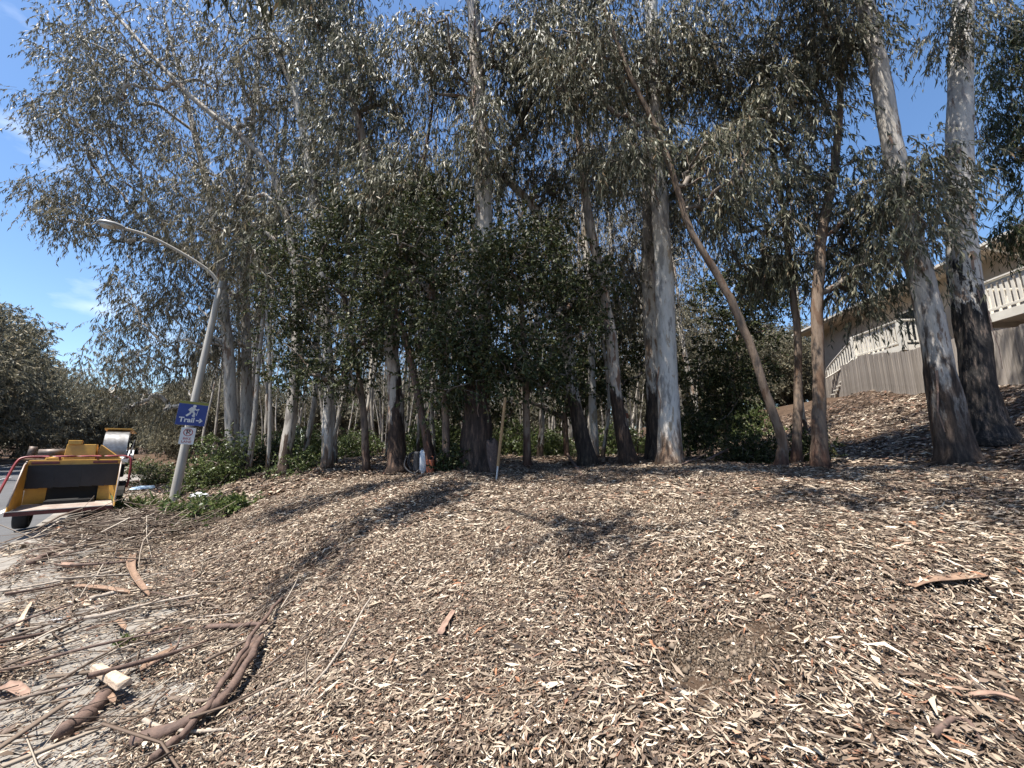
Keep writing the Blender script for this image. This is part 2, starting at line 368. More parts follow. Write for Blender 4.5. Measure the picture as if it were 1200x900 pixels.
def road_strip(name, u0, u1, z, m, s0=-40, s1=220, step=4):
    S = np.arange(s0, s1 + step, step); a = [us(u0, s, z) for s in S]; b = [us(u1, s, z) for s in S]
    V = np.array(a + b); n = len(S); i = np.arange(n - 1)
    return link(name, np_mesh(name, V, np.stack([i, n + i, n + i + 1, i + 1][::-1], -1)), m)
tag(road_strip('road', -9.4, -1.62, -.135, M['asphalt']), 'grey asphalt road running away on the left', None, None, 'structure')
tag(road_strip('gutter', -1.62, -1.14, -.127, M['concrete']), 'pale concrete gutter along the kerb', None, None, 'structure')
mk = MB()
def mark(mb, u0, u1, s0, s1):
    z = -.130
    mb.add([us(u0, s0, z), us(u1, s0, z), us(u1, s1, z), us(u0, s1, z)], [(0, 1, 2, 3)])
def marking(u0, u1, s0, s1, label):
    mb = MB(); mark(mb, u0, u1, s0, s1); o = mb.build('road_marking', M['paint_white']); return tag(o, label, None, None, 'structure')
marking(-2.75, -2.62, -5, 120, 'white line at the edge of the bike lane')
marking(-9.0, -8.88, -5, 120, 'white line along the far edge of the road')
for k in range(12): marking(-5.8, -5.68, 6 + k * 7, 9 + k * 7, 'white lane dash on the asphalt')
kb = MB()
kb.hexa([us(-1.15, -40, -.3), us(-.98, -40, -.3), us(-.98, 220, -.3), us(-1.15, 220, -.3), us(-1.13, -40, .0), us(-.985, -40, .0), us(-.985, 220, .0), us(-1.13, 220, .0)])
tag(kb.build('kerb', M['concrete'], bevel=.015), 'pale concrete kerb between gutter and pavement', None, None, 'structure')
fk = MB(); fk.hexa([us(-9.6, -40, -.3), us(-9.4, -40, -.3), us(-9.4, 220, -.3), us(-9.6, 220, -.3), us(-9.6, -40, .0), us(-9.4, -40, .0), us(-9.4, 220, .0), us(-9.6, 220, .0)])
tag(fk.build('kerb', M['concrete']), 'concrete kerb on the far side of the road', None, None, 'structure')
pvb = MB(); pvb.hexa([us(-.98, -40, -.3), us(.6, -40, -.3), us(.6, 220, -.3), us(-.98, 220, -.3), us(-.98, -40, -.02), us(.6, -40, -.02), us(.6, 220, -.02), us(-.98, 220, -.02)])
pave = tag(pvb.build('pavement', M['soil']), 'concrete pavement half buried under leaf litter', None, None, 'structure')
slab_me = None
for k in range(26):
    s = -4 + k * 1.5
    if slab_me is None:
        mb = MB(); mb.box((0, 0, -.03), (1.55, 1.48, .06)); o = mb.build('slab', M['concrete'], pave, bevel=.008); slab_me = o
    else:
        o = slab_me.copy(); COL.objects.link(o); o.parent = pave
    p = us(-.2, s, random.uniform(-.004, .004)); o.location = p; o.rotation_euler = (random.uniform(-.004, .004), 0, R(43))

# ------------------------------------------------------------------ trees
def leaf_quads(org, dirv, length, width, rng, curl=.25):
    """kite leaves: org (n,3), dirv (n,3) unit"""
    n = len(org); r = rng.normal(size=(n, 3)); wv = np.cross(dirv, r); wv /= np.linalg.norm(wv, axis=1)[:, None] + 1e-9
    nv = np.cross(dirv, wv); l = length[:, None]; h = width[:, None] / 2
    bend = wv * l * rng.uniform(-.12, .12, n)[:, None] + nv * l * rng.uniform(-curl, curl, n)[:, None] * .5
    mid = org + dirv * l * .42 + bend
    V = np.stack([org, mid + wv * h, org + dirv * l, mid - wv * h], 1).reshape(-1, 3)
    return V, np.arange(4 * n).reshape(-1, 4)
def sprays(C, rad, nspray, nleaf, llen, lwid, rng, droop=.9, slen=.55, flat=.8):
    """C (m,3) clump centres, each with hanging leafy twigs"""
    m = len(C); S = m * nspray
    o = np.repeat(C, nspray, 0); off = rng.normal(size=(S, 3)) * np.array((1, 1, flat)) * np.repeat(rad, nspray)[:, None] * .55
    o = o + off
    d = off / (np.linalg.norm(off, axis=1)[:, None] + 1e-6) * .6 + rng.normal(size=(S, 3)) * .45; d[:, 2] -= droop * .5
    d /= np.linalg.norm(d, axis=1)[:, None]
    Ls = slen * rng.uniform(.5, 1.3, S)
    t = rng.uniform(.1, 1, (S, nleaf))
    p = o[:, None, :] + d[:, None, :] * (t * Ls[:, None])[:, :, None]
    p[:, :, 2] -= droop * .5 * (t ** 2) * Ls[:, None]
    ld = d[:, None, :] * .4 + rng.normal(size=(S, nleaf, 3)) * .38; ld[:, :, 2] -= droop
    ld = ld.reshape(-1, 3); ld /= np.linalg.norm(ld, axis=1)[:, None]
    n = S * nleaf
    V, Q = leaf_quads(p.reshape(-1, 3), ld, llen * rng.uniform(.6, 1.25, n), lwid * rng.uniform(.7, 1.3, n), rng)
    # the twig itself: a thin bent blade
    e = o + d * Ls[:, None]; e[:, 2] -= droop * .5 * Ls; mid = o + d * (Ls * .5)[:, None]; mid[:, 2] -= droop * .125 * Ls
    wv = np.cross(d, rng.normal(size=(S, 3))); wv /= np.linalg.norm(wv, axis=1)[:, None]; wv *= .004
    TV = np.stack([o - wv, o + wv, mid + wv * .7, mid - wv * .7, e + wv * .2, e - wv * .2], 1).reshape(-1, 3)
    k = np.arange(S)[:, None] * 6
    TQ = np.vstack([k + np.array([[0, 1, 2, 3]]), k + np.array([[3, 2, 4, 5]])])
    return (V, Q), (TV, TQ)
def limbs(trunk, clumps, rng, lowfrac=.25, rmin=.007, rk=.0085, kink=.1, rtrunk=None):
    nodes = [p for p in trunk[int(len(trunk) * lowfrac):]]; owner = [(-1, i + int(len(trunk) * lowfrac)) for i in range(len(nodes))]
    d0 = np.min(np.linalg.norm(clumps[:, None, :] - trunk[None, :, :], axis=2), axis=1)
    N = np.array(nodes); chains = []
    for ci in np.argsort(d0):
        c = clumps[ci]; v = N - c; dist = np.linalg.norm(v, axis=1); cost = dist + 1.3 * np.maximum(N[:, 2] - c[2] + .35 * dist, 0)
        k = int(np.argmin(cost)); p0 = N[k]; D = np.linalg.norm(c - p0)
        n = max(4, min(10, int(D / .28) + 3))
        p1 = p0 + (c - p0) * .35 + np.array((0, 0, .14 * D)) + rng.normal(size=3) * .1 * D
        p2 = p0 + (c - p0) * .7 + np.array((0, 0, .12 * D)) + rng.normal(size=3) * .08 * D
        P = spline([p0, p1, p2, c], n); P[1:-1] += rng.normal(size=(n - 2, 3)) * kink * D / n
        chains.append([P, owner[k], np.ones(n)])
        N = np.vstack([N, P[1:]]); owner += [(len(chains) - 1, j) for j in range(1, n)]
    for i in range(len(chains) - 1, -1, -1):
        P, (pc, pi), wgt = chains[i]
        if pc >= 0: chains[pc][2][:pi + 1] += wgt[0]
    out = []
    for P, (pc, pi), wgt in chains:
        r = np.maximum(rmin, rk * np.power(wgt, .55)); r[-1] = rmin * .6
        if pc < 0 and rtrunk is not None: r = np.minimum(r, rtrunk[pi] * .75)
        out.append((P, r, wgt[0], pc < 0))
    return out
def blob(px, py, Y, rx, ry, n, rng, zmul=.8):
    if zmul < 1: n = max(3, int(n * .86))
    c = at(px, py, Y); k = Y / F; rad = np.array((rx * k, (rx + ry) / 2 * k * zmul, ry * k))
    d = rng.normal(size=(n, 3)); d /= np.linalg.norm(d, axis=1)[:, None]
    return c + d * rad * np.power(rng.uniform(0.02, 1, n), 1 / 2.4)[:, None]
def build_tree(name, label, cat, trunk, trad, clumps, barkm, limbm, leafm, seed, group=None, crad=.31, nspray=11, nleaf=15, llen=.185, lwid=.027,
               droop=1.15, slen=.62, flare=.5, lowfrac=.25, sides=14, limb_parts=True, strips=0, rk=.0105, bare=None):
    rng = np.random.default_rng(seed); base = np.array(trunk[0])
    n = max(18, int(np.linalg.norm(np.array(trunk[-1]) - base) / .22))
    T = spline(trunk, n); T[2:] += np.cumsum(rng.normal(size=(n - 2, 3)) * .006, axis=0)
    T[0, 2] -= .12
    Rr = np.interp(np.linspace(0, 1, n), np.linspace(0, 1, len(trad)), trad)
    root = empty(name, base, label, cat, group); off = np.array(base)
    V, Q = tube_arrays(T, Rr, sides, .22, seed % 97, flare)
    hh = V[:, 2] - base[2]
    to = link('trunk', np_mesh('trunk', V - off, Q, True, hh), barkm, root)
    if strips:                                                       # ribbons of shed bark hanging off the trunk
        mb = MB()
        for k in range(strips):
            i = rng.integers(int(n * .12), int(n * .75)); a = rng.uniform(0, 6.28); ln = rng.uniform(.35, 1.3); wd = rng.uniform(.012, .035)
            o = T[i] + np.array((math.cos(a), math.sin(a), 0)) * Rr[i] * 1.03; ox = np.array((math.cos(a), math.sin(a), 0)); tx = np.array((-math.sin(a), math.cos(a), 0))
            q = [o + ox * (.01 + .12 * rng.uniform() * (t / 3) ** 2) + np.array((0, 0, -ln * t / 3)) + tx * rng.normal() * .03 for t in range(4)]
            VV = np.array([p + s_ * tx * wd * (1 - .2 * j) for j, p in enumerate(q) for s_ in (-1, 1)])
            mb.add(VV - off, [(2 * j, 2 * j + 1, 2 * j + 3, 2 * j + 2) for j in range(3)])
        o = mb.build('bark_ribbon', M['bark_brown'], to); o['kind'] = 'stuff'
    if clumps is not None and len(clumps):
        ch = limbs(T, clumps if bare is None else np.vstack([clumps, bare]), rng, lowfrac, rtrunk=Rr, rk=rk, kink=.1 if bare is None else .22)
        rest = []
        for P, r, wg, main in ch:
            VQ = tube_arrays(P - off, r, 7 if r[0] > .03 else 5 if r[0] > .014 else 4, cap=False)
            if limb_parts and main and wg >= 8:
                link('limb', np_mesh('limb', VQ[0], VQ[1], True, np.full(len(VQ[0]), 9.0)), limbm, root)
            else: rest.append(VQ)
        (LV, LQ), (TV, TQ) = sprays(clumps, rng.uniform(.7, 1.3, len(clumps)) * crad, nspray, nleaf, llen, lwid, rng, droop, slen)
        cr = link('crown', np_mesh('crown', LV - off, LQ), leafm, root)
        rest.append((TV - off, TQ)); V, Q = join(rest)
        tw = link('twigs', np_mesh('twigs', V, Q, False, np.full(len(V), 9.0)), limbm, cr); tw.name = 'twig'; tw['kind'] = 'stuff'
    return root
def copy_tree(o, parent=None):
    c = o.copy(); COL.objects.link(c)
    if parent is not None: c.parent = parent
    for ch in o.children: copy_tree(ch, c)
    return c
def named(name, label, pts, Y, trad, blobs, barkm, limbm, leafm, seed, **kw):
    Ys = Y if isinstance(Y, (list, tuple)) else [Y] * len(pts)
    P = [at(px, py, yy) for (px, py), yy in zip(pts, Ys)]
    b = P[0]; P[0] = np.array((b[0], b[1], hz(b[0], b[1])))
    if P[1][2] < P[0][2] + .2: P.pop(1)
    rng = np.random.default_rng(seed + 500)
    C = np.vstack([blob(*q[:6], rng) for q in blobs]) if blobs else None
    if 'bare' in kw: kw['bare'] = np.vstack([blob(*q[:6], rng) for q in kw['bare']])
    return build_tree(name, label, 'tree', P, trad, C, M[barkm], M[limbm], M[leafm], seed, **kw)
E = 'eucalyptus_tree'
named(E, 'thick pale eucalyptus with a brown base leaning left at the right edge', [(1125, 552), (1100, 420), (1066, 270), (1036, 120), (1010, -10), (985, -150), (975, -260)], 7.0, [.27, .2, .185, .17, .15, .11, .06],
      [(1068, 200, 6.8, 38, 60, 26), (1060, 270, 6.7, 40, 35, 10), (1000, 20, 7, 60, 60, 22), (940, -60, 7, 90, 60, 40), (1050, -110, 7, 80, 70, 40)], 'bark_mottled', 'limb', 'leaf', 1, strips=10)
named(E, 'thick eucalyptus with a black base and white upper trunk beside the fence', [(1162, 528), (1147, 430), (1134, 300), (1128, 150), (1131, 0), (1136, -150), (1140, -260)], 8.0, [.34, .27, .25, .23, .2, .15, .07],
      [(1115, 20, 7.6, 40, 40, 16), (1150, -70, 8, 90, 60, 50), (1100, 240, 7.6, 26, 40, 6)], 'bark_charred', 'limb', 'leaf', 2, strips=16)
named(E, 'tan crooked eucalyptus with a thin trunk curving up to the left', [(914, 557), (915, 518), (901, 477), (883, 413), (862, 360), (832, 306), (808, 262), (775, 160), (736, 80), (700, -20), (660, -120)], 7.2, [.105, .08, .075, .072, .07, .066, .06, .055, .05, .04, .03],
      [(740, 170, 7.2, 55, 45, 22), (690, 70, 7.0, 70, 60, 40), (845, 190, 7.2, 40, 60, 24), (690, -60, 7, 80, 60, 40)], 'bark_tan', 'limb', 'leaf', 3, bare=[(830, 200, 7.2, 60, 70, 36)])
named(E, 'forked grey eucalyptus just left of the pale fence', [(960, 543), (958, 450), (955, 345), (962, 270), (978, 190), (985, 90), (980, -30)], 8.0, [.15, .11, .105, .1, .08, .06, .03],
      [(920, 130, 8, 80, 70, 60), (1000, 220, 8, 60, 55, 34), (960, 40, 8, 90, 60, 60), (1025, 330, 7.8, 40, 42, 16), (985, 300, 8.2, 30, 30, 8), (1015, 290, 8.6, 45, 30, 20)], 'bark_tan', 'limb', 'leaf', 4, bare=[(970, 250, 8, 60, 90, 45), (1010, 330, 8.6, 50, 40, 14)])
named(E, 'slim reddish eucalyptus between the curving tan trunk and the forked grey one', [(932, 535), (936, 420), (930, 330), (920, 240), (905, 150), (900, 70)], 8.8, [.1, .08, .075, .06, .05, .03],
      [(880, 240, 8.6, 65, 60, 46), (905, 310, 9, 45, 40, 22), (870, 100, 9, 70, 60, 50)], 'bark_tan', 'limb', 'leaf', 5, bare=[(900, 260, 8.8, 60, 90, 40)])
named(E, 'straight white eucalyptus trunk standing right of the middle', [(786, 552), (783, 430), (777, 300), (771, 200), (768, 100), (765, 0), (760, -150), (756, -250)], 8.6, [.27, .22, .2, .185, .17, .155, .12, .06],
      [(770, 70, 8.4, 70, 80, 64), (825, 50, 8.6, 75, 70, 60), (800, 170, 8.4, 55, 50, 28), (760, -90, 8.6, 120, 70, 70)], 'bark_white', 'limb', 'leaf', 6, strips=8)
named(E, 'dark rough trunk close behind the straight white trunk', [(769, 538), (766, 420), (762, 300), (764, 180), (770, 60)], 10.4, [.24, .2, .18, .15, .1],
      [(745, 330, 11, 55, 60, 34), (790, 240, 10.8, 50, 60, 40), (740, 120, 11, 70, 70, 50)], 'bark_stocking', 'limb', 'leaf_dry', 7)
named(E, 'leaning eucalyptus with a dark base whose crooked limb bends far left', [(690, 545), (670, 455), (662, 380), (650, 300), (625, 245), (585, 205), (560, 180)], 9.5, [.22, .165, .14, .12, .1, .08, .05],
      [(620, 110, 9.5, 55, 75, 50), (590, 190, 9.3, 40, 40, 22), (650, 200, 9.8, 40, 40, 20)], 'bark_stocking', 'limb', 'leaf', 8, bare=[(620, 230, 9.5, 60, 60, 36)])
named(E, 'eucalyptus with reddish peeling bark left of the straight white trunk', [(738, 547), (723, 470), (716, 390), (700, 300), (686, 220), (676, 130), (672, 20)], 9.2, [.2, .145, .13, .115, .1, .08, .05],
      [(690, 70, 9.2, 75, 80, 62), (700, 190, 9.2, 45, 45, 20), (650, 10, 9.2, 70, 60, 40)], 'bark_half', 'limb', 'leaf', 9, strips=8)
named(E, 'thin pale trunk between the two dark based leaning trunks', [(697, 540), (694, 450), (690, 330), (684, 240), (690, 140)], 12, [.14, .12, .11, .1, .06],
      [(680, 330, 12, 55, 50, 34), (640, 260, 12.4, 50, 40, 22), (700, 180, 12, 60, 60, 36)], 'bark_white', 'limb_pale', 'leaf_dry', 10)
named(E, 'biggest central eucalyptus with a wide shaggy base and white upper trunk', [(556, 556), (560, 470), (564, 380), (566, 280), (565, 200), (558, 100), (552, 0), (545, -150), (542, -260)], 8.0, [.36, .27, .22, .195, .185, .17, .155, .12, .06],
      [(515, 60, 8, 60, 75, 50), (605, 60, 8, 65, 75, 54), (560, 160, 7.7, 36, 65, 24), (545, -100, 8, 110, 60, 60)], 'bark_shaggy', 'limb', 'leaf', 11, flare=.35, strips=22)
named(E, 'eucalyptus with a pale lower trunk and dark foot left of the central one', [(467, 547), (461, 440), (450, 340), (440, 270), (426, 180), (402, 80), (372, -20), (350, -120)], 9.0, [.22, .165, .15, .135, .115, .1, .07, .04],
      [(430, 90, 9, 80, 100, 84), (380, 10, 9, 75, 60, 50), (475, 200, 8.8, 60, 60, 44), (420, -80, 9, 100, 60, 60)], 'bark_half', 'limb', 'leaf', 12, strips=6)
named(E, 'slim dark trunk leaning left beside the black and white bag', [(507, 553), (492, 480), (473, 400), (458, 350), (470, 290), (492, 200), (505, 120)], 8.7, [.11, .09, .08, .075, .07, .05, .03],
      [(500, 220, 8.6, 50, 50, 26), (455, 240, 8.6, 50, 50, 26)], 'bark_dark', 'limb', 'leaf', 13)
named(E, 'eucalyptus whose long pale limb reaches up left over the street lamp', [(335, 528), (346, 440), (348, 330), (330, 230), (300, 175), (222, 110), (130, 10), (90, -50)], 11, [.17, .14, .13, .115, .1, .075, .05, .03],
      [(180, 50, 11, 140, 70, 74), (305, 90, 11, 80, 80, 62), (255, 230, 11.4, 80, 80, 60), (120, 120, 11, 60, 50, 24)], 'bark_far', 'limb_pale', 'leaf_dry', 14)
named(E, 'grey trunk on the bank just right of the blue sign', [(272, 562), (268, 430), (258, 330), (240, 220), (215, 110), (190, 20)], 13, [.2, .165, .145, .12, .08, .04],
      [(150, 250, 12.5, 95, 60, 62), (110, 150, 12.2, 80, 70, 48), (200, 370, 13, 85, 80, 66), (90, 60, 12, 70, 50, 32), (70, 235, 12.4, 50, 40, 22)], 'bark_far', 'limb_pale', 'leaf_dry', 15)
named(E, 'pair mate of the grey trunk by the blue sign, set farther back', [(290, 540), (288, 430), (285, 330), (290, 200), (300, 80), (305, 0)], 14.2, [.2, .17, .15, .12, .08, .04],
      [(275, 340, 14, 80, 100, 74), (225, 180, 14, 85, 80, 60), (150, 420, 15, 50, 50, 40), (190, 470, 15.5, 40, 30, 20)], 'bark_far', 'limb_pale', 'leaf_dry', 16)
named(E, 'eucalyptus with bright white forking limbs high on the left', [(384, 535), (386, 430), (376, 300), (352, 130), (320, 50), (290, -40)], 11, [.15, .14, .135, .12, .1, .06],
      [(350, 50, 11, 80, 90, 66), (385, 190, 11, 70, 80, 56), (330, 280, 11.4, 60, 60, 40)], 'bark_white', 'limb_pale', 'leaf', 17)
named(E, 'tree at the right edge with dense dark hanging leaves', [(1262, 500), (1256, 380), (1250, 250), (1240, 120), (1225, 0)], 9, [.2, .17, .15, .12, .08],
      [(1196, 130, 9, 32, 110, 62), (1205, 262, 9, 36, 22, 16), (1200, 40, 9, 36, 60, 30)], 'bark_low', 'limb', 'leaf_green', 18)
# dense broad leaved understorey between the trunks
U = dict(nspray=12, nleaf=16, llen=.085, lwid=.042, droop=.35, slen=.45, crad=.34, flare=.2, limb_parts=False)
def under(label, pts, Y, blobs, seed, leafm='leaf_green', **kw):
    k = dict(U); k.update(kw)
    return named('evergreen_shrub', label, pts, Y, [.09, .075, .06, .045], blobs, 'bark_tan', 'limb', leafm, seed, **k)
under('dark green broadleaf shrub tree left of the two leaning trunks', [(430, 548), (425, 470), (415, 400), (400, 320)], 9.6, [(375, 315, 9.3, 65, 60, 44), (340, 350, 9.8, 40, 40, 22), (350, 425, 9.8, 40, 40, 24), (430, 365, 8.6, 50, 55, 36), (410, 270, 9, 60, 40, 26), (400, 440, 9.4, 36, 36, 16)], 31)
under('dark green broadleaf shrub tree between the leaning trunk and the central trunk', [(524, 552), (520, 470), (512, 400), (505, 330)], 7.9, [(500, 300, 7.6, 55, 60, 40), (535, 385, 7.5, 50, 45, 34), (450, 300, 8.2, 45, 45, 26), (565, 320, 7.3, 36, 50, 26), (525, 440, 7.6, 45, 34, 18), (480, 390, 8.4, 40, 36, 16), (520, 240, 8, 50, 36, 18)], 32)
under('dark green broadleaf shrub tree right of the central trunk', [(618, 552), (616, 470), (612, 400), (606, 330)], 8.2, [(620, 320, 7.9, 55, 60, 40), (590, 415, 7.6, 50, 40, 34), (665, 355, 8.6, 45, 55, 32), (640, 270, 8.4, 45, 36, 20), (640, 430, 8.4, 40, 36, 20), (700, 330, 9, 30, 40, 14)], 33)
under('lighter green leafy tree in the gap left of the curving tan trunk', [(850, 540), (855, 470), (865, 400), (870, 330)], 14, [(870, 350, 14, 60, 60, 90), (840, 440, 13, 50, 60, 74), (905, 320, 14, 30, 40, 30), (820, 500, 12.5, 40, 25, 30)], 34, 'leaf_green', llen=.11, lwid=.05)
under('bushy tree behind the two dark based leaning trunks', [(665, 545), (662, 480), (660, 420), (655, 360)], 13, [(660, 440, 13, 60, 50, 70), (730, 420, 13.5, 50, 60, 60), (560, 470, 13, 50, 40, 40)], 35, 'leaf_green', llen=.11, lwid=.05)

# far grove: five kinds of thin tree, copied
protos = []
for k in range(5):
    rng = np.random.default_rng(900 + k); H = 12 + 1.3 * k; lean = rng.normal(size=2) * .6
    tr = [np.array((0, 0, 0.0)), np.array((rng.normal() * .12, rng.normal() * .12, 2.2)), np.array((lean[0] * .5, lean[1] * .5, 5.2)), np.array((lean[0], lean[1], H * .72)), np.array((lean[0] * 1.6, lean[1] * 1.6, H))]
    n = 27; d = rng.normal(size=(n, 3)); d /= np.linalg.norm(d, axis=1)[:, None]
    C = np.array((lean[0], lean[1], H * .68)) + d * np.array((2.1, 2.1, H * .32)) * np.power(rng.uniform(.05, 1, n), 1 / 2.5)[:, None]
    rr = .055 + .014 * k
    protos.append(build_tree(E, 'thin pale eucalyptus standing deep in the grove', 'tree', tr, [rr, rr * .85, rr * .7, rr * .5, .02], C, M['bark_far'], M['limb_pale'], M['leaf_dry'], 700 + k,
                             'thin trees of the grove', .5, 9, 12, .2, .034, sides=8, flare=.3, limb_parts=False))
used = [False] * 5
def plant(k, x, y, sc, rz, label=None, group=None):
    o = protos[k] if not used[k] else copy_tree(protos[k]); used[k] = True
    o.location = (x, y, surf(x, y) - .05); o.scale = (sc, sc, sc); o.rotation_euler = (random.gauss(0, .075), random.gauss(0, .075), rz)
    if label: o['label'] = label
    if group: o['group'] = group
    return o
taken = [(-.8, 8), (3.6, 8.6)]; cnt = 0
rnd = random.Random(5)
tries = 0
while cnt < 150 and tries < 6000:
    tries += 1
    y = 11.5 + 40 * rnd.random() ** 1.5; px = rnd.uniform(215, 955); x = (px - 600) / F * y; u = CD * x + SD * y
    if u < 1.9 or x > 12.5: continue
    if px > 560 and y < 15 and rnd.random() < .6: continue
    if px > 820 and rnd.random() < .6: continue
    if min((x - a) ** 2 + (y - b) ** 2 for a, b in taken) < 1.1: continue
    taken.append((x, y)); plant(rnd.randrange(5), x, y, rnd.uniform(.75, 1.2), rnd.uniform(0, 6.28)); cnt += 1
# across the road and at the road's far end
far_proto = None
rng = np.random.default_rng(77)
def far_tree(x, y, sc, rz, label, group):
    global far_proto
    if far_proto is None:
        C = np.vstack([np.array(c) + (lambda d: d / np.linalg.norm(d, axis=1)[:, None] * np.power(rng.uniform(.05, 1, len(d)), .4)[:, None])(rng.normal(size=(n, 3))) * np.array(r)
                       for c, r, n in (((0, 0, 7.5), (3.4, 3.4, 3), 120), ((2, 1, 5), (2.6, 2.6, 2.6), 80), ((-2, .5, 4.5), (2.6, 2.6, 2.8), 80), ((0, -1.5, 3), (3, 2.5, 2.4), 70))])
        far_proto = build_tree('roadside_tree', label, 'tree', [np.array(q) for q in ((0, 0, 0.), (.2, .1, 2), (0, .2, 4.5), (.1, 0, 8), (.2, .1, 9.6))], [.26, .22, .17, .1, .03], C,
                               M['bark_far'], M['limb'], M['leaf_dry'], 801, group, .7, 12, 12, .3, .07, sides=8, droop=.5, limb_parts=False)
        o = far_proto
    else: o = copy_tree(far_proto)
    o.location = (x, y, surf(x, y) - .05); o.scale = (sc, sc, sc * random.uniform(.9, 1.15)); o.rotation_euler = (0, 0, rz); o['label'] = label; o['group'] = group
G2 = 'trees across the road'
for i, (u, s, sc) in enumerate([(-13, 22, .85), (-14, 28, 1.0), (-12.5, 34, .95), (-16, 31, 1.15), (-13, 42, 1.0), (-18, 40, 1.3), (-13, 52, 1.1), (-12.5, 63, 1.1), (-20, 50, 1.3), (-14, 76, 1.2), (-20, 66, 1.4), (-22, 30, 1.3), (-25, 45, 1.4), (-13, 90, 1.2)]):
    p = us(u, s); far_tree(p.x, p.y, sc * 1.2, i * 1.7, 'grey green roadside tree on the far side of the road', G2)
for i, (u, s, sc) in enumerate([(-7, 118, 1.5), (-2, 122, 1.6), (-11, 112, 1.4), (2.5, 95, 1.1), (3, 70, .9), (2.6, 52, .75), (2.3, 40, .6), (3.4, 60, .9), (4, 84, 1.1)]):
    p = us(u, s); far_tree(p.x, p.y, sc, i * 2.1, 'small distant tree where the road bends away', 'trees at the far bend of the road')
# unseen tree added behind the camera, boughs placed to shade the bank in patches
def shade_clumps():
    rng = np.random.default_rng(321); out = []
    kx, ky = SUNV.x / SUNV.z, SUNV.y / SUNV.z
    for (gx_, gy_, gz_), ax, ln, wd, n, hh in (((-1.5, 5.3, .55), (.56, .83), 1.5, .16, 22, 8.4), ((-2.7, 7.4, .7), (.93, .36), 1.7, .24, 26, 9.6), ((.8, 3.6, .75), (.9, .4), .5, .25, 4, 8.0),
                                          ((3.1, 3.6, 1.0), (.9, .2), .6, .3, 4, 8.4), ((3.6, 2.9, .95), (.8, .5), .5, .3, 3, 8.6), ((5.4, 5.9, 1.05), (.9, .3), 1.6, .5, 14, 9.4), ((2.4, 6.6, 1.0), (1, 0), 1.6, .35, 14, 10.4), ((5.2, 4.4, 1.0), (1, 0.1), .9, .3, 6, 9)):
        a = np.array((ax[0], ax[1], 0)); b = np.array((-ax[1], ax[0], 0))
        for _ in range(n):
            out.append(np.array((gx_ + kx * hh, gy_ + ky * hh, gz_ + hh)) + a * rng.uniform(-ln, ln) + b * rng.normal() * wd + np.array((kx, ky, 1)) * rng.normal() * .3)
    return np.array(out)
build_tree(E, 'unseen eucalyptus added behind the viewer to shade the bank', 'tree', [np.array(q) for q in ((4.2, -3.0, hz(4.2, -3)), (4.0, -2.8, 3), (3.2, -2.4, 6), (2, -1.8, 8.5), (1, -1.5, 11))], [.3, .24, .2, .15, .05],
           shade_clumps(), M['bark_white'], M['limb'], M['leaf'], 55, rk=.0035, crad=.26, nspray=14, nleaf=13, slen=.4, llen=.23, lwid=.038, lowfrac=.4)
def shade_right():  # crown of a second unseen tree, added to shade the right slope
    rng = np.random.default_rng(654); out = []; kx, ky = SUNV.x / SUNV.z, SUNV.y / SUNV.z
    for gx_, gy_, gz_, rx, ry, n, hh in ((.6, 7.6, 1.0, 1.6, .45, 22, 13.0), (3.2, 7.0, 1.05, 2.2, .7, 50, 11.5), (6.2, 6.6, 1.1, 2.2, .9, 60, 10.5), (9.0, 6.6, 1.3, 1.8, 1.2, 44, 10.5), (10.5, 9.6, 1.8, 1.8, 1.6, 40, 14.5), (13.2, 11.0, 2.8, 1.8, 1.8, 36, 15.5), (4.6, 3.6, 1.0, .9, .5, 10, 9)):
        for _ in range(n):
            d = rng.normal(size=2) * .62; out.append((gx_ + kx * hh + d[0] * rx, gy_ + ky * hh + d[1] * ry, gz_ + hh + rng.normal() * .3))
    return np.array(out)
build_tree(E, 'unseen eucalyptus added right of the viewer, its crown shading the slope', 'tree', [np.array(q) for q in ((8.5, .2, hz(8.5, .2)), (8.2, .6, 4), (7.4, 1.6, 8), (6.4, 2.6, 11.5), (6, 3, 14))], [.34, .27, .22, .16, .05],
           shade_right(), M['bark_white'], M['limb'], M['leaf'], 56, rk=.0045, crad=.36, nspray=15, nleaf=13, slen=.5, llen=.25, lwid=.042, lowfrac=.4)
# shrubs under the grove and the dark wood that closes it off
def shrub(label, px, py, Y, R_, H, n, leafm, seed, llen=.07, lwid=.04, group=None, xy=None):
    rng = np.random.default_rng(seed)
    if xy is None: p = at(px, py, Y); x, y = p[0], p[1]
    else: x, y = xy
    z = hz(x, y); b = np.array((x, y, z))
    d = rng.normal(size=(n, 3)); d /= np.linalg.norm(d, axis=1)[:, None]; d[:, 2] = np.abs(d[:, 2]) - .08
    lob = np.array([(rng.normal() * .35 * R_, rng.normal() * .35 * R_, 0) for _ in range(5)])
    C = b + lob[rng.integers(0, 5, n)] + d * np.array((R_ * .8, R_ * .8, H)) * np.power(rng.uniform(.1, 1, n), .5)[:, None]
    return build_tree('leafy_shrub', label, 'shrub', [b, b + np.array((.02, .03, H * .3)), b + np.array((.05, 0, H * .7))], [.03, .022, .01], C, M['bark_tan'], M['limb'], M[leafm], seed, group,
                      min(.22, R_ * .4), 9, 14, llen, lwid, droop=.1, slen=min(.28, R_ * .5), flare=.1, lowfrac=0.0, sides=6, limb_parts=False)
shrub('big round green bush beside the lamp post under the blue sign', 248, 565, 12.4, .95, 1.9, 130, 'leaf_bright', 61)
shrub('low leafy green bush on the ground in front of the lamp post', 238, 605, 8.0, .55, .32, 44, 'leaf_bright', 62, .09, .04)
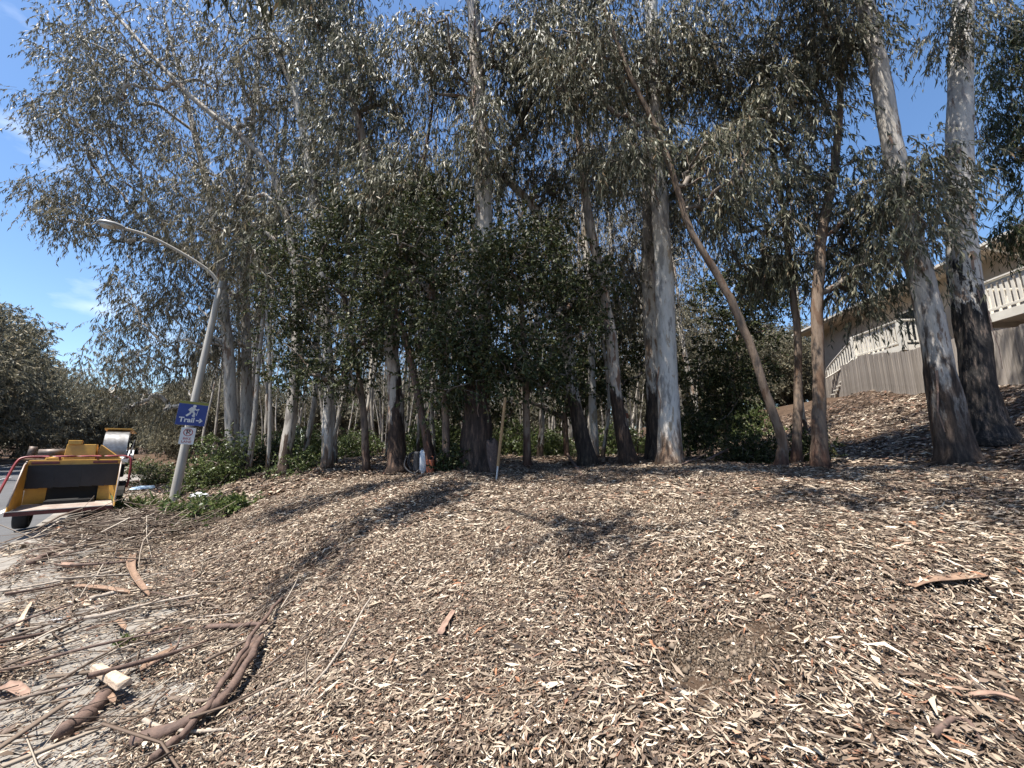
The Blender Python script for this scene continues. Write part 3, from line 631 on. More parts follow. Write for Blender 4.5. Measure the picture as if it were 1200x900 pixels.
shrub('bright pale leaved small plant at the right end of the low bush', 268, 605, 8.2, .28, .25, 18, 'leaf_bright', 63, .11, .045)
shrub('low green shrubs along the top of the bank right of the grey trunk', 345, 556, 11.2, .8, .5, 46, 'leaf_bright', 64)
shrub('sprawling green shrub at the foot of the bank trees', 318, 550, 14, .9, 1.0, 60, 'leaf_green', 65)
shrub('dark shrub at the road edge beyond the chipper', 186, 552, 17, .9, 1.0, 60, 'leaf_green', 66)
shrub('dusty shrub at the far end of the pavement', 165, 552, 24, 1.1, 1.0, 50, 'leaf_bright', 67)
shrub('green bush against the foot of the curving tan trunk', 880, 535, 10.6, .6, .8, 50, 'leaf_green', 68, .08, .04)
shrub('dark green bush left of the forked grey trunk', 935, 500, 9.6, .45, 1.0, 40, 'leaf_green', 69, .08, .04)
shrub('small dark shrub at the left foot of the widest trunk', 535, 548, 7.9, .3, .5, 24, 'leaf_green', 70, .07, .035)
us_proto = shrub('grey green undergrowth bush among the thin trunks', 0, 0, 0, 1.3, 1.6, 90, 'leaf_bright', 71, .09, .045, 'bushes under the grove', xy=(-3.5, 22))
rnd = random.Random(9)
for k in range(34):
    y = 15 + 24 * rnd.random(); px = rnd.uniform(300, 900); x = (px - 600) / F * y
    if CD * x + SD * y < 2.5 or x > 12: continue
    o = copy_tree(us_proto); sc = rnd.uniform(.6, 1.25); o.location = (x, y, hz(x, y) - .05); o.scale = (sc, sc, sc * rnd.uniform(.8, 1.2)); o.rotation_euler = (0, 0, rnd.uniform(0, 6.28))
for k in range(26):
    x = -40 + k * 2.6 + rnd.uniform(-1, 1); y = 54 + rnd.uniform(0, 14)
    if CD * x + SD * y < 6: continue
    far_tree(x, y, rnd.uniform(.8, 1.25), rnd.uniform(0, 6.28), 'grey green tree closing off the back of the grove', 'trees at the back of the grove')
for k in range(9):
    far_tree(13 + k * .9, 27 + k * 2.2, rnd.uniform(.6, .85), rnd.uniform(0, 6.28), 'green tree behind the far end of the fence', 'trees behind the end of the fence')

for x, y, sc in ((20.6, 28.8, .62), (23.2, 30.5, .7), (18.2, 28.2, .6), (21.5, 33, .8)):
    far_tree(x, y, sc, x, 'green tree behind the far end of the fence', 'trees behind the end of the fence')
for k in range(8):
    p = us(3.5 + (k % 3) * 2.4, 62 + k * 7); far_tree(p.x, p.y, .9 + .05 * k, k * 1.3, 'small distant tree where the road bends away', 'trees at the far bend of the road')
# ------------------------------------------------------------------ leaf litter, chips and twigs (nobody could count them)
def normals(x, y, e=.06):
    dx = (hgt(x + e, y) - hgt(x - e, y)) / (2 * e); dy = (hgt(x, y + e) - hgt(x, y - e)) / (2 * e)
    n = np.stack([-dx, -dy, np.ones_like(dx)], -1); return n / np.linalg.norm(n, axis=1)[:, None]
BARE = ground(848, 770)
def spread(n, r0, r1, rng, a0=-80, a1=80):
    r = np.sqrt(rng.uniform(r0 ** 2, r1 ** 2, n)); a = np.radians(rng.uniform(a0, a1, n))
    x, y = r * np.sin(a), r * np.cos(a); u = CD * x + SD * y; s = -SD * x + CD * y
    cov = np.ones(n)
    wob = (vnoise(x * 1.1, y * 1.1, 21) * .65 + vnoise(x * 3.7, y * 3.7, 22) * .35)
    onp = (u < .62) & (u > -1.2)
    keep = sstep(.42, .56, wob + .30 * sstep(-.2, .62, u) + .02 + .06 * sstep(4, 9, s) - .1 * sstep(5, 2, s) * sstep(.4, -.3, u))
    cov = np.where(onp, .16 + .8 * keep, cov)
    cov = cov * np.where(onp, 1 - .85 * np.exp(-((u + .8) / .35) ** 2) * np.exp(-((s - 8.0) / 1.5) ** 2), 1)
    gut = u <= -1.14
    cov = np.where(gut, np.where(u > -2.4, .55 * sstep(-2.3, -1.5, u) * (vnoise(x * .9, y * .9, 23) > .45) * (s < 11), 0.004), cov)
    db = np.hypot((x - BARE[0]) / .36, (y - BARE[1]) / .19)
    cov = cov * (.1 + .9 * sstep(.6, 1.35, db + (wob - .5) * .8))
    k = rng.uniform(size=n) < cov
    return x[k], y[k]
def surfz(x, y):
    u = CD * x + SD * y; z = hgt(x, y)
    return np.where((u < .6) & (u > -1.15), np.maximum(z, 0.004), np.where(u <= -1.15, np.maximum(z, -.124), z))
def litter(name, m, dens, r0, r1, ll, lw, seed, lift=.02, segs=2, tilt=.42, label='', clumpy=True, a0=-80, a1=80, pts=None):
    rng = np.random.default_rng(seed); A = math.radians(a1 - a0) / 2 * (r1 ** 2 - r0 ** 2)
    if pts is None: x, y = spread(int(A * dens), r0, r1, rng, a0, a1); zx = 0
    else: x, y, zx = pts
    n = len(x); z = surfz(x, y) + zx
    pile = np.power(vnoise(x * 3.1, y * 3.1, seed + 40), 1.5)
    o = np.stack([x, y, z + .004 + lift * rng.uniform(0, 1, n) * (.35 + 1.3 * pile)], -1)
    N = normals(x, y); th = rng.uniform(0, 2 * np.pi, n); bias = vnoise(x * .8, y * .8, 31) * 6.28; th = np.where(rng.uniform(size=n) < .45, bias + rng.normal(size=n) * .5, th)
    T = np.stack([np.cos(th), np.sin(th), rng.normal(size=n) * tilt], -1); T -= N * ((T * N).sum(1) * .75)[:, None]; T /= np.linalg.norm(T, axis=1)[:, None]
    N2 = N + rng.normal(size=(n, 3)) * tilt; B = np.cross(N2, T); B /= np.linalg.norm(B, axis=1)[:, None]; N2 = np.cross(T, B)
    l = (ll * np.exp(rng.normal(size=n) * .38))[:, None]; w_ = (lw * np.exp(rng.normal(size=n) * .35))[:, None] / 2
    sick = rng.normal(size=(n, 1)) * .1 * l; arch = rng.normal(size=(n, 1)) * .08 * l
    if segs == 2:
        t = np.array((0, .48, 1.0)); wd = np.array((.2, 1.0, .08))
        rows = []
        for tk, wk in zip(t, wd):
            c = o + T * l * (tk - .5) + B * sick * (4 * tk * (1 - tk)) + N2 * arch * (4 * tk * (1 - tk))
            rows += [c - B * w_ * wk, c + B * w_ * wk]
        V = np.stack(rows, 1).reshape(-1, 3); k = np.arange(n)[:, None] * 6
        Q = np.stack([k + np.array([[2 * j, 2 * j + 1, 2 * j + 3, 2 * j + 2]]) for j in range(2)], 1).reshape(-1, 4)
    else:
        c = o + B * sick + N2 * arch
        V = np.stack([o - T * l * .5, c - B * w_, o + T * l * .5, c + B * w_], 1).reshape(-1, 3); Q = np.arange(4 * n).reshape(-1, 4)
    return tag(link(name, np_mesh(name, V, Q), M[m]), label, None, None, 'stuff')
litter('leaf_litter', 'litter', 2500, .55, 4.6, .043, .0088, 1, .045, 2, label='pale dry eucalyptus leaves strewn over the near bank')
litter('leaf_litter', 'litter_dark', 3600, .55, 4.6, .038, .009, 2, .04, 1, label='darker broken leaves under the pale ones on the near bank')
litter('leaf_litter', 'litter', 1150, 4.6, 9.5, .066, .0135, 3, .045, 1, label='pale dry leaves over the middle of the bank', a0=-62, a1=62)
litter('leaf_litter', 'litter_dark', 1250, 4.6, 9.5, .06, .0135, 4, .045, 1, label='darker leaves over the middle of the bank', a0=-62, a1=62)
litter('leaf_litter', 'litter_dark', 150, 9.5, 26, .15, .04, 5, .05, 1, label='dry leaves on the floor of the grove', a0=-62, a1=60)
litter('leaf_litter', 'litter', 110, 9.5, 22, .14, .036, 6, .05, 1, label='pale dry leaves on the floor of the grove', a0=-62, a1=60)
litter('leaf_litter', 'litter', 130, .55, 4.6, .085, .016, 13, .03, 2, label='few larger pale leaves and bark curls on the near bank')
litter('leaf_crumb', 'litter_dark', 3900, .55, 3.9, .02, .0065, 9, .03, 1, .6, label='crushed leaf crumbs filling the gaps of the near bank', a0=-66, a1=66)
litter('leaf_crumb', 'litter', 2600, .55, 3.9, .018, .005, 10, .035, 1, .6, label='pale crushed leaf crumbs over the near bank', a0=-66, a1=66)
litter('bark_flake', 'litter_dark', 16, .55, 7, .1, .022, 7, .03, 2, label='curled flakes of shed bark among the leaves')
litter('wood_chip', 'litter', 60, .55, 6, .03, .011, 8, .02, 1, label='small pale chips among the leaves')
bx, by, bz = [], [], []; rng = np.random.default_rng(88)
for o in list(COL.objects):                                          # leaves and bark drifted up against the feet of the near trees
    if o.get('category') == 'tree' and o.get('group') is None and 0 < o.location.y < 13:
        d = rng.gamma(2.2, .17, 420) + .12; a = rng.uniform(0, 6.28, 420)
        bx.append(o.location.x + d * np.cos(a)); by.append(o.location.y + d * np.sin(a)); bz.append(.09 * np.exp(-d / .3) * rng.uniform(0, 1, 420))
BP = tuple(np.concatenate(q) for q in (bx, by, bz))
litter('leaf_litter', 'litter_dark', 0, 0, 0, .11, .022, 12, .05, 1, .6, label='leaves and bark drifted against the feet of the trees', pts=BP)
def twigs(name, n, pts, length, rad, seed, label, m='twig', lift=.02, tilt=.1, kink=.34):
    rng = np.random.default_rng(seed); x, y = pts; k = min(n, len(x)); x, y = x[:k], y[:k]; z = surfz(x, y); parts = []
    for i in range(k):
        l = length * math.exp(rng.normal() * .5); a = rng.uniform(0, 6.28); q = []
        cx, cy, zz = x[i], y[i], None
        for j in range(4):
            q.append((cx, cy)); a += rng.normal() * kink; cx += math.cos(a) * l / 3; cy += math.sin(a) * l / 3
        q = np.array(q); zs = surfz(q[:, 0], q[:, 1]); r = rad * math.exp(rng.normal() * .4)
        zs = zs + r + lift * rng.uniform() + np.linspace(-1, 1, 4) * rng.normal() * tilt * l * .5
        zs = np.maximum(zs, surfz(q[:, 0], q[:, 1]) + r * .6)
        parts.append(tube_arrays(np.column_stack([q, zs]), np.array((1, .9, .75, .5)) * r, 3, cap=False))
    V, Q = join(parts); return tag(link(name, np_mesh(name, V, Q), M[m]), label, None, None, 'stuff')
rng = np.random.default_rng(50)
twigs('twig_litter', 5000, spread(16000, .6, 6.5, rng, -70, 70), .17, .0026, 51, 'thin twigs scattered over the bank')
twigs('twig_litter', 900, spread(6000, 6, 16, rng, -60, 60), .5, .006, 52, 'twigs scattered under the trees')
def road_pts(n, u0, u1, s0, s1, rng):
    u = rng.uniform(u0, u1, n); s = rng.uniform(s0, s1, n); return CD * u - SD * s, SD * u + CD * s
twigs('brushwood', 420, road_pts(1500, -1.0, 1.0, 2.6, 9.5, rng), .42, .004, 53, 'thin brushwood and stripped twigs heaped along the kerb', lift=.09, tilt=.16)
twigs('brushwood', 800, (lambda u_, s_: (CD * u_ - SD * s_, SD * u_ + CD * s_))(rng.normal(size=800) * .36 + .05, rng.normal(size=800) * 1.0 + 10.1), .55, .007, 54, 'tangled brushwood heaped behind the chipper', lift=.32, tilt=.25)
twigs('brushwood', 40, road_pts(260, -.9, .8, 2.6, 6, rng), .7, .007, 56, 'longer bare twigs across the pavement', lift=.08, tilt=.1)
# crumbs of the bare earth patch
rng = np.random.default_rng(60); n = 6000
cx = BARE[0] + rng.normal(size=n) * .19; cy = BARE[1] + rng.normal(size=n) * .1; cz = hgt(cx, cy); r = .0035 * np.exp(rng.normal(size=n) * .55)
oc = np.array([(1, 0, 0), (0, 1, 0), (-1, 0, 0), (0, -1, 0), (0, 0, 1), (0, 0, -1)], float)
V = (np.stack([cx, cy, cz + r * .5], -1)[:, None, :] + oc[None] * r[:, None, None] * rng.uniform(.6, 1.4, (n, 6, 1))).reshape(-1, 3)
Tq = np.array([(0, 1, 4), (1, 2, 4), (2, 3, 4), (3, 0, 4), (1, 0, 5), (2, 1, 5), (3, 2, 5), (0, 3, 5)])
tag(link('soil_crumb', np_mesh('soil_crumb', V, (np.arange(n)[:, None, None] * 6 + Tq[None]).reshape(-1, 3)), M['soil_dry']), 'crumbs of bare brown earth scraped clear of leaves', None, None, 'stuff')

# ------------------------------------------------------------------ street lamp and its signs
LB = ground(200, 598); LY = LB[1]; LT = at(258, 335, LY)
lamp = empty('street_lamp', LB, 'leaning grey concrete street lamp with a long curved arm', 'street lamp'); o0 = LB
mb = MB(); mb.tube([LB - (0, 0, .25), LB + (LT - LB) * .5, LT], (.105, .086, .068), 16, 14); p_ = mb.p; mb.p = [(V - o0, Q) for V, Q in p_]; mb.build('pole', M['pole'], lamp, True)
mb = MB(); mb.tube([LT - (LT - LB) * .012 - o0, LT + (LT - LB) * .02 - o0], .088, 14); mb.build('collar', M['lamp'], lamp)
_n = us(-1, 0); _n = np.array((_n.x, _n.y, 0))
def arm_pt(px, py):
    d = ray(px, py); a = d[0] / d[1]                               # where the arm, running out over the road, crosses this column
    t = (a * LT[1] - LT[0]) / (_n[0] - a * _n[1]); Y = LT[1] + t * _n[1]; return at(px, py, Y)
A = [LT - o0, arm_pt(243, 316) - o0, arm_pt(205, 292) - o0, arm_pt(170, 275) - o0, arm_pt(143, 267) - o0]
mb = MB(); mb.tube(A, (.045, .032), 10, 18); mb.build('arm', M['pole'], lamp, True)
h0, h1 = arm_pt(146, 268) - o0, arm_pt(113, 260) - o0; ax = (h1 - h0); hl = np.linalg.norm(ax); ax /= hl; sd = np.cross(ax, (0, 0, 1)); sd /= np.linalg.norm(sd); upv = np.cross(sd, ax)
rows = []
for t, wd, hh in ((0, .05, .05), (.12, .09, .08), (.35, .15, .1), (.7, .165, .09), (.92, .11, .06), (1, .03, .02)):
    for k in range(12):
        a = k / 12 * 2 * math.pi; rows.append(h0 + ax * hl * t + sd * wd * math.cos(a) + upv * (hh * math.sin(a) if math.sin(a) > 0 else hh * .35 * math.sin(a)))
Vv = np.array(rows); Qq = [(i * 12 + k, i * 12 + (k + 1) % 12, (i + 1) * 12 + (k + 1) % 12, (i + 1) * 12 + k) for i in range(5) for k in range(12)]
mb = MB(); mb.add(Vv, Qq); hd = mb.build('lamp_head', M['lamp'], lamp, True)
mb = MB(); rows = []
for t, wd, hh in ((.36, .1, .03), (.5, .135, .075), (.75, .135, .075), (.9, .07, .03)):
    for k in range(10):
        a = k / 10 * 2 * math.pi; rows.append(h0 + ax * hl * t + sd * wd * math.cos(a) - upv * (.01 + hh * max(0, math.sin(a)) + .012))
mb.add(np.array(rows), [(i * 10 + k, i * 10 + (k + 1) % 10, (i + 1) * 10 + (k + 1) % 10, (i + 1) * 10 + k) for i in range(3) for k in range(10)])
mb.build('lens', M['lens'], hd, True)
def text(name, body, size, loc, m, parent, depth=.0015, bold=.0):
    cu = bpy.data.curves.new(name, 'FONT'); cu.body = body; cu.size = size; cu.align_x = 'CENTER'; cu.align_y = 'CENTER'; cu.extrude = depth; cu.offset = bold
    tmp = bpy.data.objects.new(name + '_tmp', cu); COL.objects.link(tmp); bpy.context.view_layer.update()
    me = bpy.data.meshes.new_from_object(tmp.evaluated_get(bpy.context.evaluated_depsgraph_get())); bpy.data.objects.remove(tmp); bpy.data.curves.remove(cu)
    me.name = name; o = link(name, me, None, parent); me.materials.clear(); me.materials.append(m); o.location = loc; return o
pole_dir = (LT - LB) / np.linalg.norm(LT - LB)
def sign_frame(px, py, back):
    """a plate strapped to the leaning pole, facing the traffic"""
    nrm = Vector((SD, -CD, 0)); right = Vector((CD, SD, 0))
    tz = (at(px, py, LY)[2] - LB[2]) / pole_dir[2]; c = Vector(LB + pole_dir * tz) + nrm * back
    up = Vector(pole_dir); up = (up - nrm * up.dot(nrm)).normalized(); right = up.cross(nrm).normalized()
    m = Matrix((right, up, nrm)).transposed().to_4x4(); m.translation = c; return m
def plate(w_, h_, r, z0, z1, m, parent, name):
    pts = [(sx * (w_ / 2 - r) + r * math.cos(a), sy * (h_ / 2 - r) + r * math.sin(a)) for sx, sy, a0 in ((1, 1, 0), (-1, 1, 90), (-1, -1, 180), (1, -1, 270)) for a in (R(a0), R(a0 + 45), R(a0 + 90))]
    mb = MB(); mb.slab([(x, y, z0) for x, y in pts], z1 - z0, (0, 0, 1)); return mb.build(name, m, parent)
ts = empty('trail_sign', (0, 0, 0), 'blue trail sign with a white hiker and arrow strapped to the leaning lamp post', 'sign'); ts.matrix_world = sign_frame(227, 485, .125)
plate(.6, .62, .012, 0, .004, M['metal'], ts, 'backing')
mb = MB(); mb.box((0, -.035, .0055), (.596, .546, .003)); mb.build('face', M['sign_blue'], ts)
mb = MB(); mb.box((0, .274, .0055), (.596, .066, .003)); mb.build('band', M['sign_olive'], ts)
mb = MB(); z = .008
def limb2(pts, wd):
    for (a, b) in zip(pts[:-1], pts[1:]):
        a, b = np.array(a), np.array(b); d = b - a; d /= np.linalg.norm(d); nn = np.array((-d[1], d[0])) * wd / 2; a = a - d * wd * .3; b = b + d * wd * .3
        mb.slab([(*q, z) for q in (a - nn, b - nn, b + nn, a + nn)], .0012, (0, 0, 1))
def disc(c, r): mb.slab([(c[0] + r * math.cos(k / 14 * 6.283), c[1] + r * math.sin(k / 14 * 6.283), z) for k in range(14)], .0012, (0, 0, 1))
disc((.02, .192), .036); limb2([(-.005, .135), (-.012, .055)], .085); limb2([(.02, .14), (.07, .095), (.115, .118)], .03); limb2([(-.05, .13), (-.075, .09), (-.045, .06)], .034)
limb2([(-.03, .05), (-.05, -.005), (-.105, -.062)], .044); limb2([(.005, .05), (.045, -.005), (.02, -.062), (.045, -.066)], .042); limb2([(.11, .13), (.085, -.05)], .01)
mb.build('hiker_symbol', M['sign_white'], ts)
text('lettering', 'Trail', .17, (-.085, -.175, .009), M['sign_white'], ts, .0008, .005)
mb = MB(); z = .0085; limb2([(.11, -.175), (.225, -.175)], .024); limb2([(.175, -.128), (.228, -.175), (.175, -.222)], .024); mb.build('arrow_symbol', M['sign_white'], ts)
for yy in (.2, -.22):
    mb = MB(); mb.tube([(math.cos(a) * .118, yy, -.125 + math.sin(a) * .118) for a in np.linspace(0, 2 * math.pi, 17)], .006, 5); mb.build('strap', M['metal'], ts)
ps = empty('parking_sign', (0, 0, 0), 'small white no parking sign with faded red letters below the blue trail sign', 'sign'); ps.matrix_world = sign_frame(219, 511, .128)
plate(.3, .43, .025, 0, .004, M['sign_white'], ps, 'face')
z = .005
mb = MB()
for k in range(24):
    a, b = k / 24 * 6.2832, (k + 1) / 24 * 6.2832
    mb.slab([(.098 * math.cos(a), .092 + .098 * math.sin(a), z), (.098 * math.cos(b), .092 + .098 * math.sin(b), z), (.079 * math.cos(b), .092 + .079 * math.sin(b), z), (.079 * math.cos(a), .092 + .079 * math.sin(a), z)], .001, (0, 0, 1))
z = .007; limb2([(-.055, .147), (.055, .037)], .016); mb.build('ban_symbol', M['sign_red'], ps)
text('letter', 'P', .17, (.0, .092, .0055), M['sign_black'], ps, .0006, .004)
text('lettering', 'BIKE', .085, (0, -.07, .0055), M['sign_red'], ps, .0006, .001); text('lettering', 'LANE', .085, (0, -.15, .0055), M['sign_red'], ps, .0006, .001)

# ------------------------------------------------------------------ wood chipper on the kerb
ch = empty('wood_chipper', us(-1.1, 13.0, -.1), 'worn yellow wood chipper with black flap and red rail parked at the kerb', 'chipper'); ch.rotation_euler = (0, 0, R(43))
def B(name, c, size, m, parent=ch, bevel=.008, taper=1.0, rot=None):
    mb = MB(); mb.box(c, size, rot, taper); return mb.build(name, M[m], parent, bevel=bevel)
def T(name, pts, r, m, parent=ch, sides=10, n=None):
    mb = MB(); mb.tube(pts, r, sides, n); return mb.build(name, M[m], parent, True)
def wheel(sx, lift):
    mb = MB(); prof = [(.19, -.1), (.27, -.108), (.315, -.1), (.33, -.075), (.335, 0), (.33, .075), (.315, .1), (.27, .108), (.19, .1)]; ns = 28
    V = [(x, math.cos(k / ns * 6.2832) * r, math.sin(k / ns * 6.2832) * r) for k in range(ns) for r, x in prof]; m_ = len(prof)
    mb.add(np.array(V) + (sx, .05, .335 + lift), [(k * m_ + j, k * m_ + j + 1, ((k + 1) % ns) * m_ + j + 1, ((k + 1) % ns) * m_ + j) for k in range(ns) for j in range(m_ - 1)])
    wh = mb.build('wheel', M['rubber'], ch, True)
    mb = MB(); prof = [(.0, -.05), (.06, -.07), (.07, -.03), (.17, -.04), (.195, -.09), (.195, .09), (.17, .04), (.07, .03), (0, .05)]; m_ = len(prof)
    V = [(x, math.cos(k / 20 * 6.2832) * r, math.sin(k / 20 * 6.2832) * r) for k in range(20) for r, x in prof]
    mb.add(np.array(V) + (sx, .05, .335 + lift), [(k * m_ + j, k * m_ + j + 1, ((k + 1) % 20) * m_ + j + 1, ((k + 1) % 20) * m_ + j) for k in range(20) for j in range(m_ - 1)])
    mb.build('rim', M['wheelrim'], wh, True)
    s_ = 1 if sx > 0 else -1
    mb = MB(); pts = [(.05 + .42 * math.cos(a), .34 + lift + .40 * math.sin(a)) for a in np.linspace(R(15), R(165), 9)]
    for (a, b) in zip(pts[:-1], pts[1:]):
        mb.hexa([(sx - .13, a[0], a[1]), (sx + .13, a[0], a[1]), (sx + .13, b[0], b[1]), (sx - .13, b[0], b[1]), (sx - .13, a[0] * 1.02, a[1] + .02), (sx + .13, a[0] * 1.02, a[1] + .02), (sx + .13, b[0] * 1.02, b[1] + .02), (sx - .13, b[0] * 1.02, b[1] + .02)])
    mb.build('fender', M['black'], ch)
wheel(-.66, 0); wheel(.66, .13)
B('axle', (0, .05, .4), (1.2, .09, .09), 'black'); B('chassis', (0, .9, .52), (.7, 3.0, .12), 'black'); T('drawbar', [(0, 2.2, .5), (0, 3.4, .45)], .05, 'black')
def panel(name, quad, th, axis, m, parent=ch):
    mb = MB(); mb.slab(quad, th, axis); return mb.build(name, M[m], parent, bevel=.004)
yl, yb, zl, zb = -1.28, -.45, .46, .52                              # lip and throat of the infeed hopper
panel('infeed_table', [(-.69, yl, zl), (.69, yl, zl), (.62, yb, zb), (-.64, yb, zb)], -.03, (0, 0, 1), 'table')
B('table_lip', (-.01, yl - .012, zl - .022), (1.4, .03, .075), 'darkred'); B('lip_edge', (-.01, yl - .02, zl + .022), (1.38, .035, .016), 'steel')
for sx in (-1, 1):
    x0, x1 = sx * .69, sx * .64
    panel('side_wall', [(x0, yl + .02, zl), (x1, yb, zb), (x1 * 1.04, yb, 1.36), (x1 * 1.05, yb - .16, 1.3), (x0, yl + .06, zl + .12)], .02 * sx, (1, 0, 0), 'yellow')
    T('edge_trim', [(x0 + sx * .01, yl + .06, zl + .12), (x1 * 1.05 + sx * .01, yb - .17, 1.31), (x1 * 1.05 + sx * .01, yb, 1.375)], .014, 'table', ch, 6)
    panel('throat_panel', [(sx * .64, yb + .01, zb), (sx * .37, yb + .16, zb), (sx * .37, yb + .16, .86), (sx * .64, yb + .01, .86)], .02, (0, 1, 0), 'yellow')
    panel('frame_upright', [(sx * .665, yb + .005, .8), (sx * .6, yb + .005, .8), (sx * .6, yb + .005, 1.38), (sx * .665, yb + .005, 1.38)], .02, (0, 1, 0), 'yellow')
    B('tail_light', (sx * .43, yb - .02, 1.345), (.38, .02, .05), 'darkred'); 
B('top_band', (0, yb + .012, 1.345), (1.32, .03, .115), 'yellow'); B('throat', (0, yb + .5, .82), (1.2, .5, .66), 'black')
mb = MB()
for k in range(7): 
    x = -.555 + k * .185; mb.hexa([(x - .094, yb - .02 - .004 * (k % 2), .84 + .01 * (k % 3)), (x + .094, yb - .022 - .004 * (k % 2), .83), (x + .094, yb - .006, .83), (x - .094, yb - .006, .84), (x - .094, yb - .03, 1.3), (x + .094, yb - .03, 1.3), (x + .094, yb - .012, 1.3), (x - .094, yb - .012, 1.3)])
mb.build('rubber_flap', M['rubber'], ch)
T('guard_rail', [(-.9, yb - .45, .72), (-.86, yb - .3, 1.0), (-.8, yb - .12, 1.36), (-.72, yb - .06, 1.46), (-.5, yb - .05, 1.475), (0, yb - .05, 1.475), (.55, yb - .05, 1.475), (.74, yb - .06, 1.465), (.83, yb - .1, 1.38), (.845, yb - .12, 1.05), (.83, yb - .12, .78)], .021, 'red', ch, 10, 46)
for x in (-.25, .3): T('rail_bracket', [(x, yb + .02, 1.4), (x, yb - .05, 1.47)], .018, 'red')
fb = B('feed_housing', (.02, yb + .35, 1.55), (.48, .55, .36), 'yellow', taper=.9); B('cap', (-.08, yb + .15, 1.77), (.2, .2, .09), 'yellow', fb)
panel('feed_cover', [(.26, yb + .25, 1.4), (.66, yb + .25, 1.4), (.3, yb + .25, 1.72)], .4, (0, 1, 0), 'yellow')
T('exhaust_pipe', [(-.62, yb + .5, 1.55), (-.24, yb + .5, 1.56)], .075, 'pipe', ch, 14); T('pipe_cap', [(-.72, yb + .5, 1.5), (-.70, yb + .5, 1.68)], .06, 'pipe')
B('engine_cover', (0, .95, 1.02), (1.1, 1.3, .86), 'yellow', bevel=.03); B('control_box', (.62, .35, 1.12), (.2, .4, .3), 'black'); B('fuel_tank', (-.6, .7, .8), (.22, .6, .3), 'black', bevel=.03)
# discharge chute: a curved hood
cc = []
for k in range(9):
    a = R(-10 + k * 14); cc.append((.28 + .0 * k, .55 + .5 - .5 * math.cos(a), 1.55 + .52 * math.sin(a)))
rows = [(x, c[1], c[2]) for c in cc for x in (.28, .7)] + [(x, c[1] + .02, c[2] - .015) for c in cc for x in (.28, .7)]; K = 2 * len(cc)
mb = MB(); mb.add(rows, [(2 * i, 2 * i + 1, 2 * i + 3, 2 * i + 2) for i in range(len(cc) - 1)] + [(K + 2 * i, K + 2 * i + 2, K + 2 * i + 3, K + 2 * i + 1) for i in range(len(cc) - 1)])
hood = mb.build('discharge_chute', M['steel'], ch, True)
for x in (.27, .71): panel('chute_cheek', [(x, c[1] + .02, c[2] - .01) for c in cc] + [(x, 1.25, 1.55)], .012, (1, 0, 0), 'black', hood)
panel('deflector', [(.24, .92, 2.11), (.74, .92, 2.11), (.82, 1.42, 2.02), (.3, 1.42, 2.02)], .03, (0, 0, 1), 'yellow', hood)
for k in range(3): T('hydraulic_hose', [(.76, .4 + .1 * k, 1.45), (.82, .6, 1.72 + .05 * k), (.8, .95, 1.8), (.74, 1.1, 1.62)], .014, 'rubber', ch, 6, 14)
T('jack_stand', [(.1, -.95, .48), (.1, -.95, .16)], .035, 'steel'); B('jack_foot', (.1, -.95, .15), (.16, .16, .02), 'steel'); B('bumper', (0, -.35, .43), (1.0, .08, .1), 'black')

# ------------------------------------------------------------------ fence on the rise
FP = [(19.9, 25.0), (16.0, 15.0), (15.5, 11.7), (15.0, 5.0)]
fence = empty('board_fence', (16, 15, hz(16, 15)), 'long weathered grey board fence along the top of the rise below the house', 'fence'); fo = Vector(fence.location)
bmesh_ = None; rnd = random.Random(3)
seg = [(np.array(a), np.array(b)) for a, b in zip(FP[:-1], FP[1:])]
mb = MB(); k = 0
for a, b in seg:
    Ln = np.linalg.norm(b - a); d = (b - a) / Ln; nb = int(Ln / .148); rz = math.atan2(d[1], d[0])
    for i in range(nb):
        p = a + d * (i + .5) * Ln / nb; z = hz(*p)
        if bmesh_ is None:
            m2 = MB(); m2.box((0, 0, .93), (.14, .022, 1.86)); o = m2.build('board', M['fence'], fence); bmesh_ = o
        else: o = bmesh_.copy(); COL.objects.link(o); o.parent = fence
        o.location = Vector((p[0], p[1], z - .06 + rnd.uniform(-.015, .015))) - fo; o.rotation_euler = (rnd.uniform(-.012, .012), rnd.uniform(-.012, .012), rz + rnd.uniform(-.02, .02))
        o.scale = (Ln / nb / .148 * .985, 1, 1)
    nr = np.array((-d[1], d[0])); nr = nr if nr[0] > 0 else -nr
    np_ = max(2, int(Ln / 2.4))
    for i in range(np_):
        p, q = a + d * i * Ln / np_ + nr * .04, a + d * (i + 1) * Ln / np_ + nr * .04
        zp, zq = hz(*p), hz(*q)
        for h_ in (.3, 1.5):
            m2 = MB(); m2.tube([(p[0] - fo.x, p[1] - fo.y, zp + h_ - fo.z), (q[0] - fo.x, q[1] - fo.y, zq + h_ - fo.z)], .035, 4); m2.build('rail', M['fence'], fence)
        m2 = MB(); m2.box((p[0] + nr[0] * .06 - fo.x, p[1] + nr[1] * .06 - fo.y, zp + .85 - fo.z), (.09, .09, 1.8)); m2.build('post', M['fence'], fence)

# ------------------------------------------------------------------ house behind the fence
ht = math.atan2(.994, .113); house = empty('house', (19.5, 14.6, 4.0), 'beige stucco house with deep eaves and white balconies above the fence', 'house'); house.rotation_euler = (0, 0, ht - math.pi / 2)
H = lambda name, c, size, m, parent=house, bevel=0.0: B(name, c, size, m, parent, bevel)
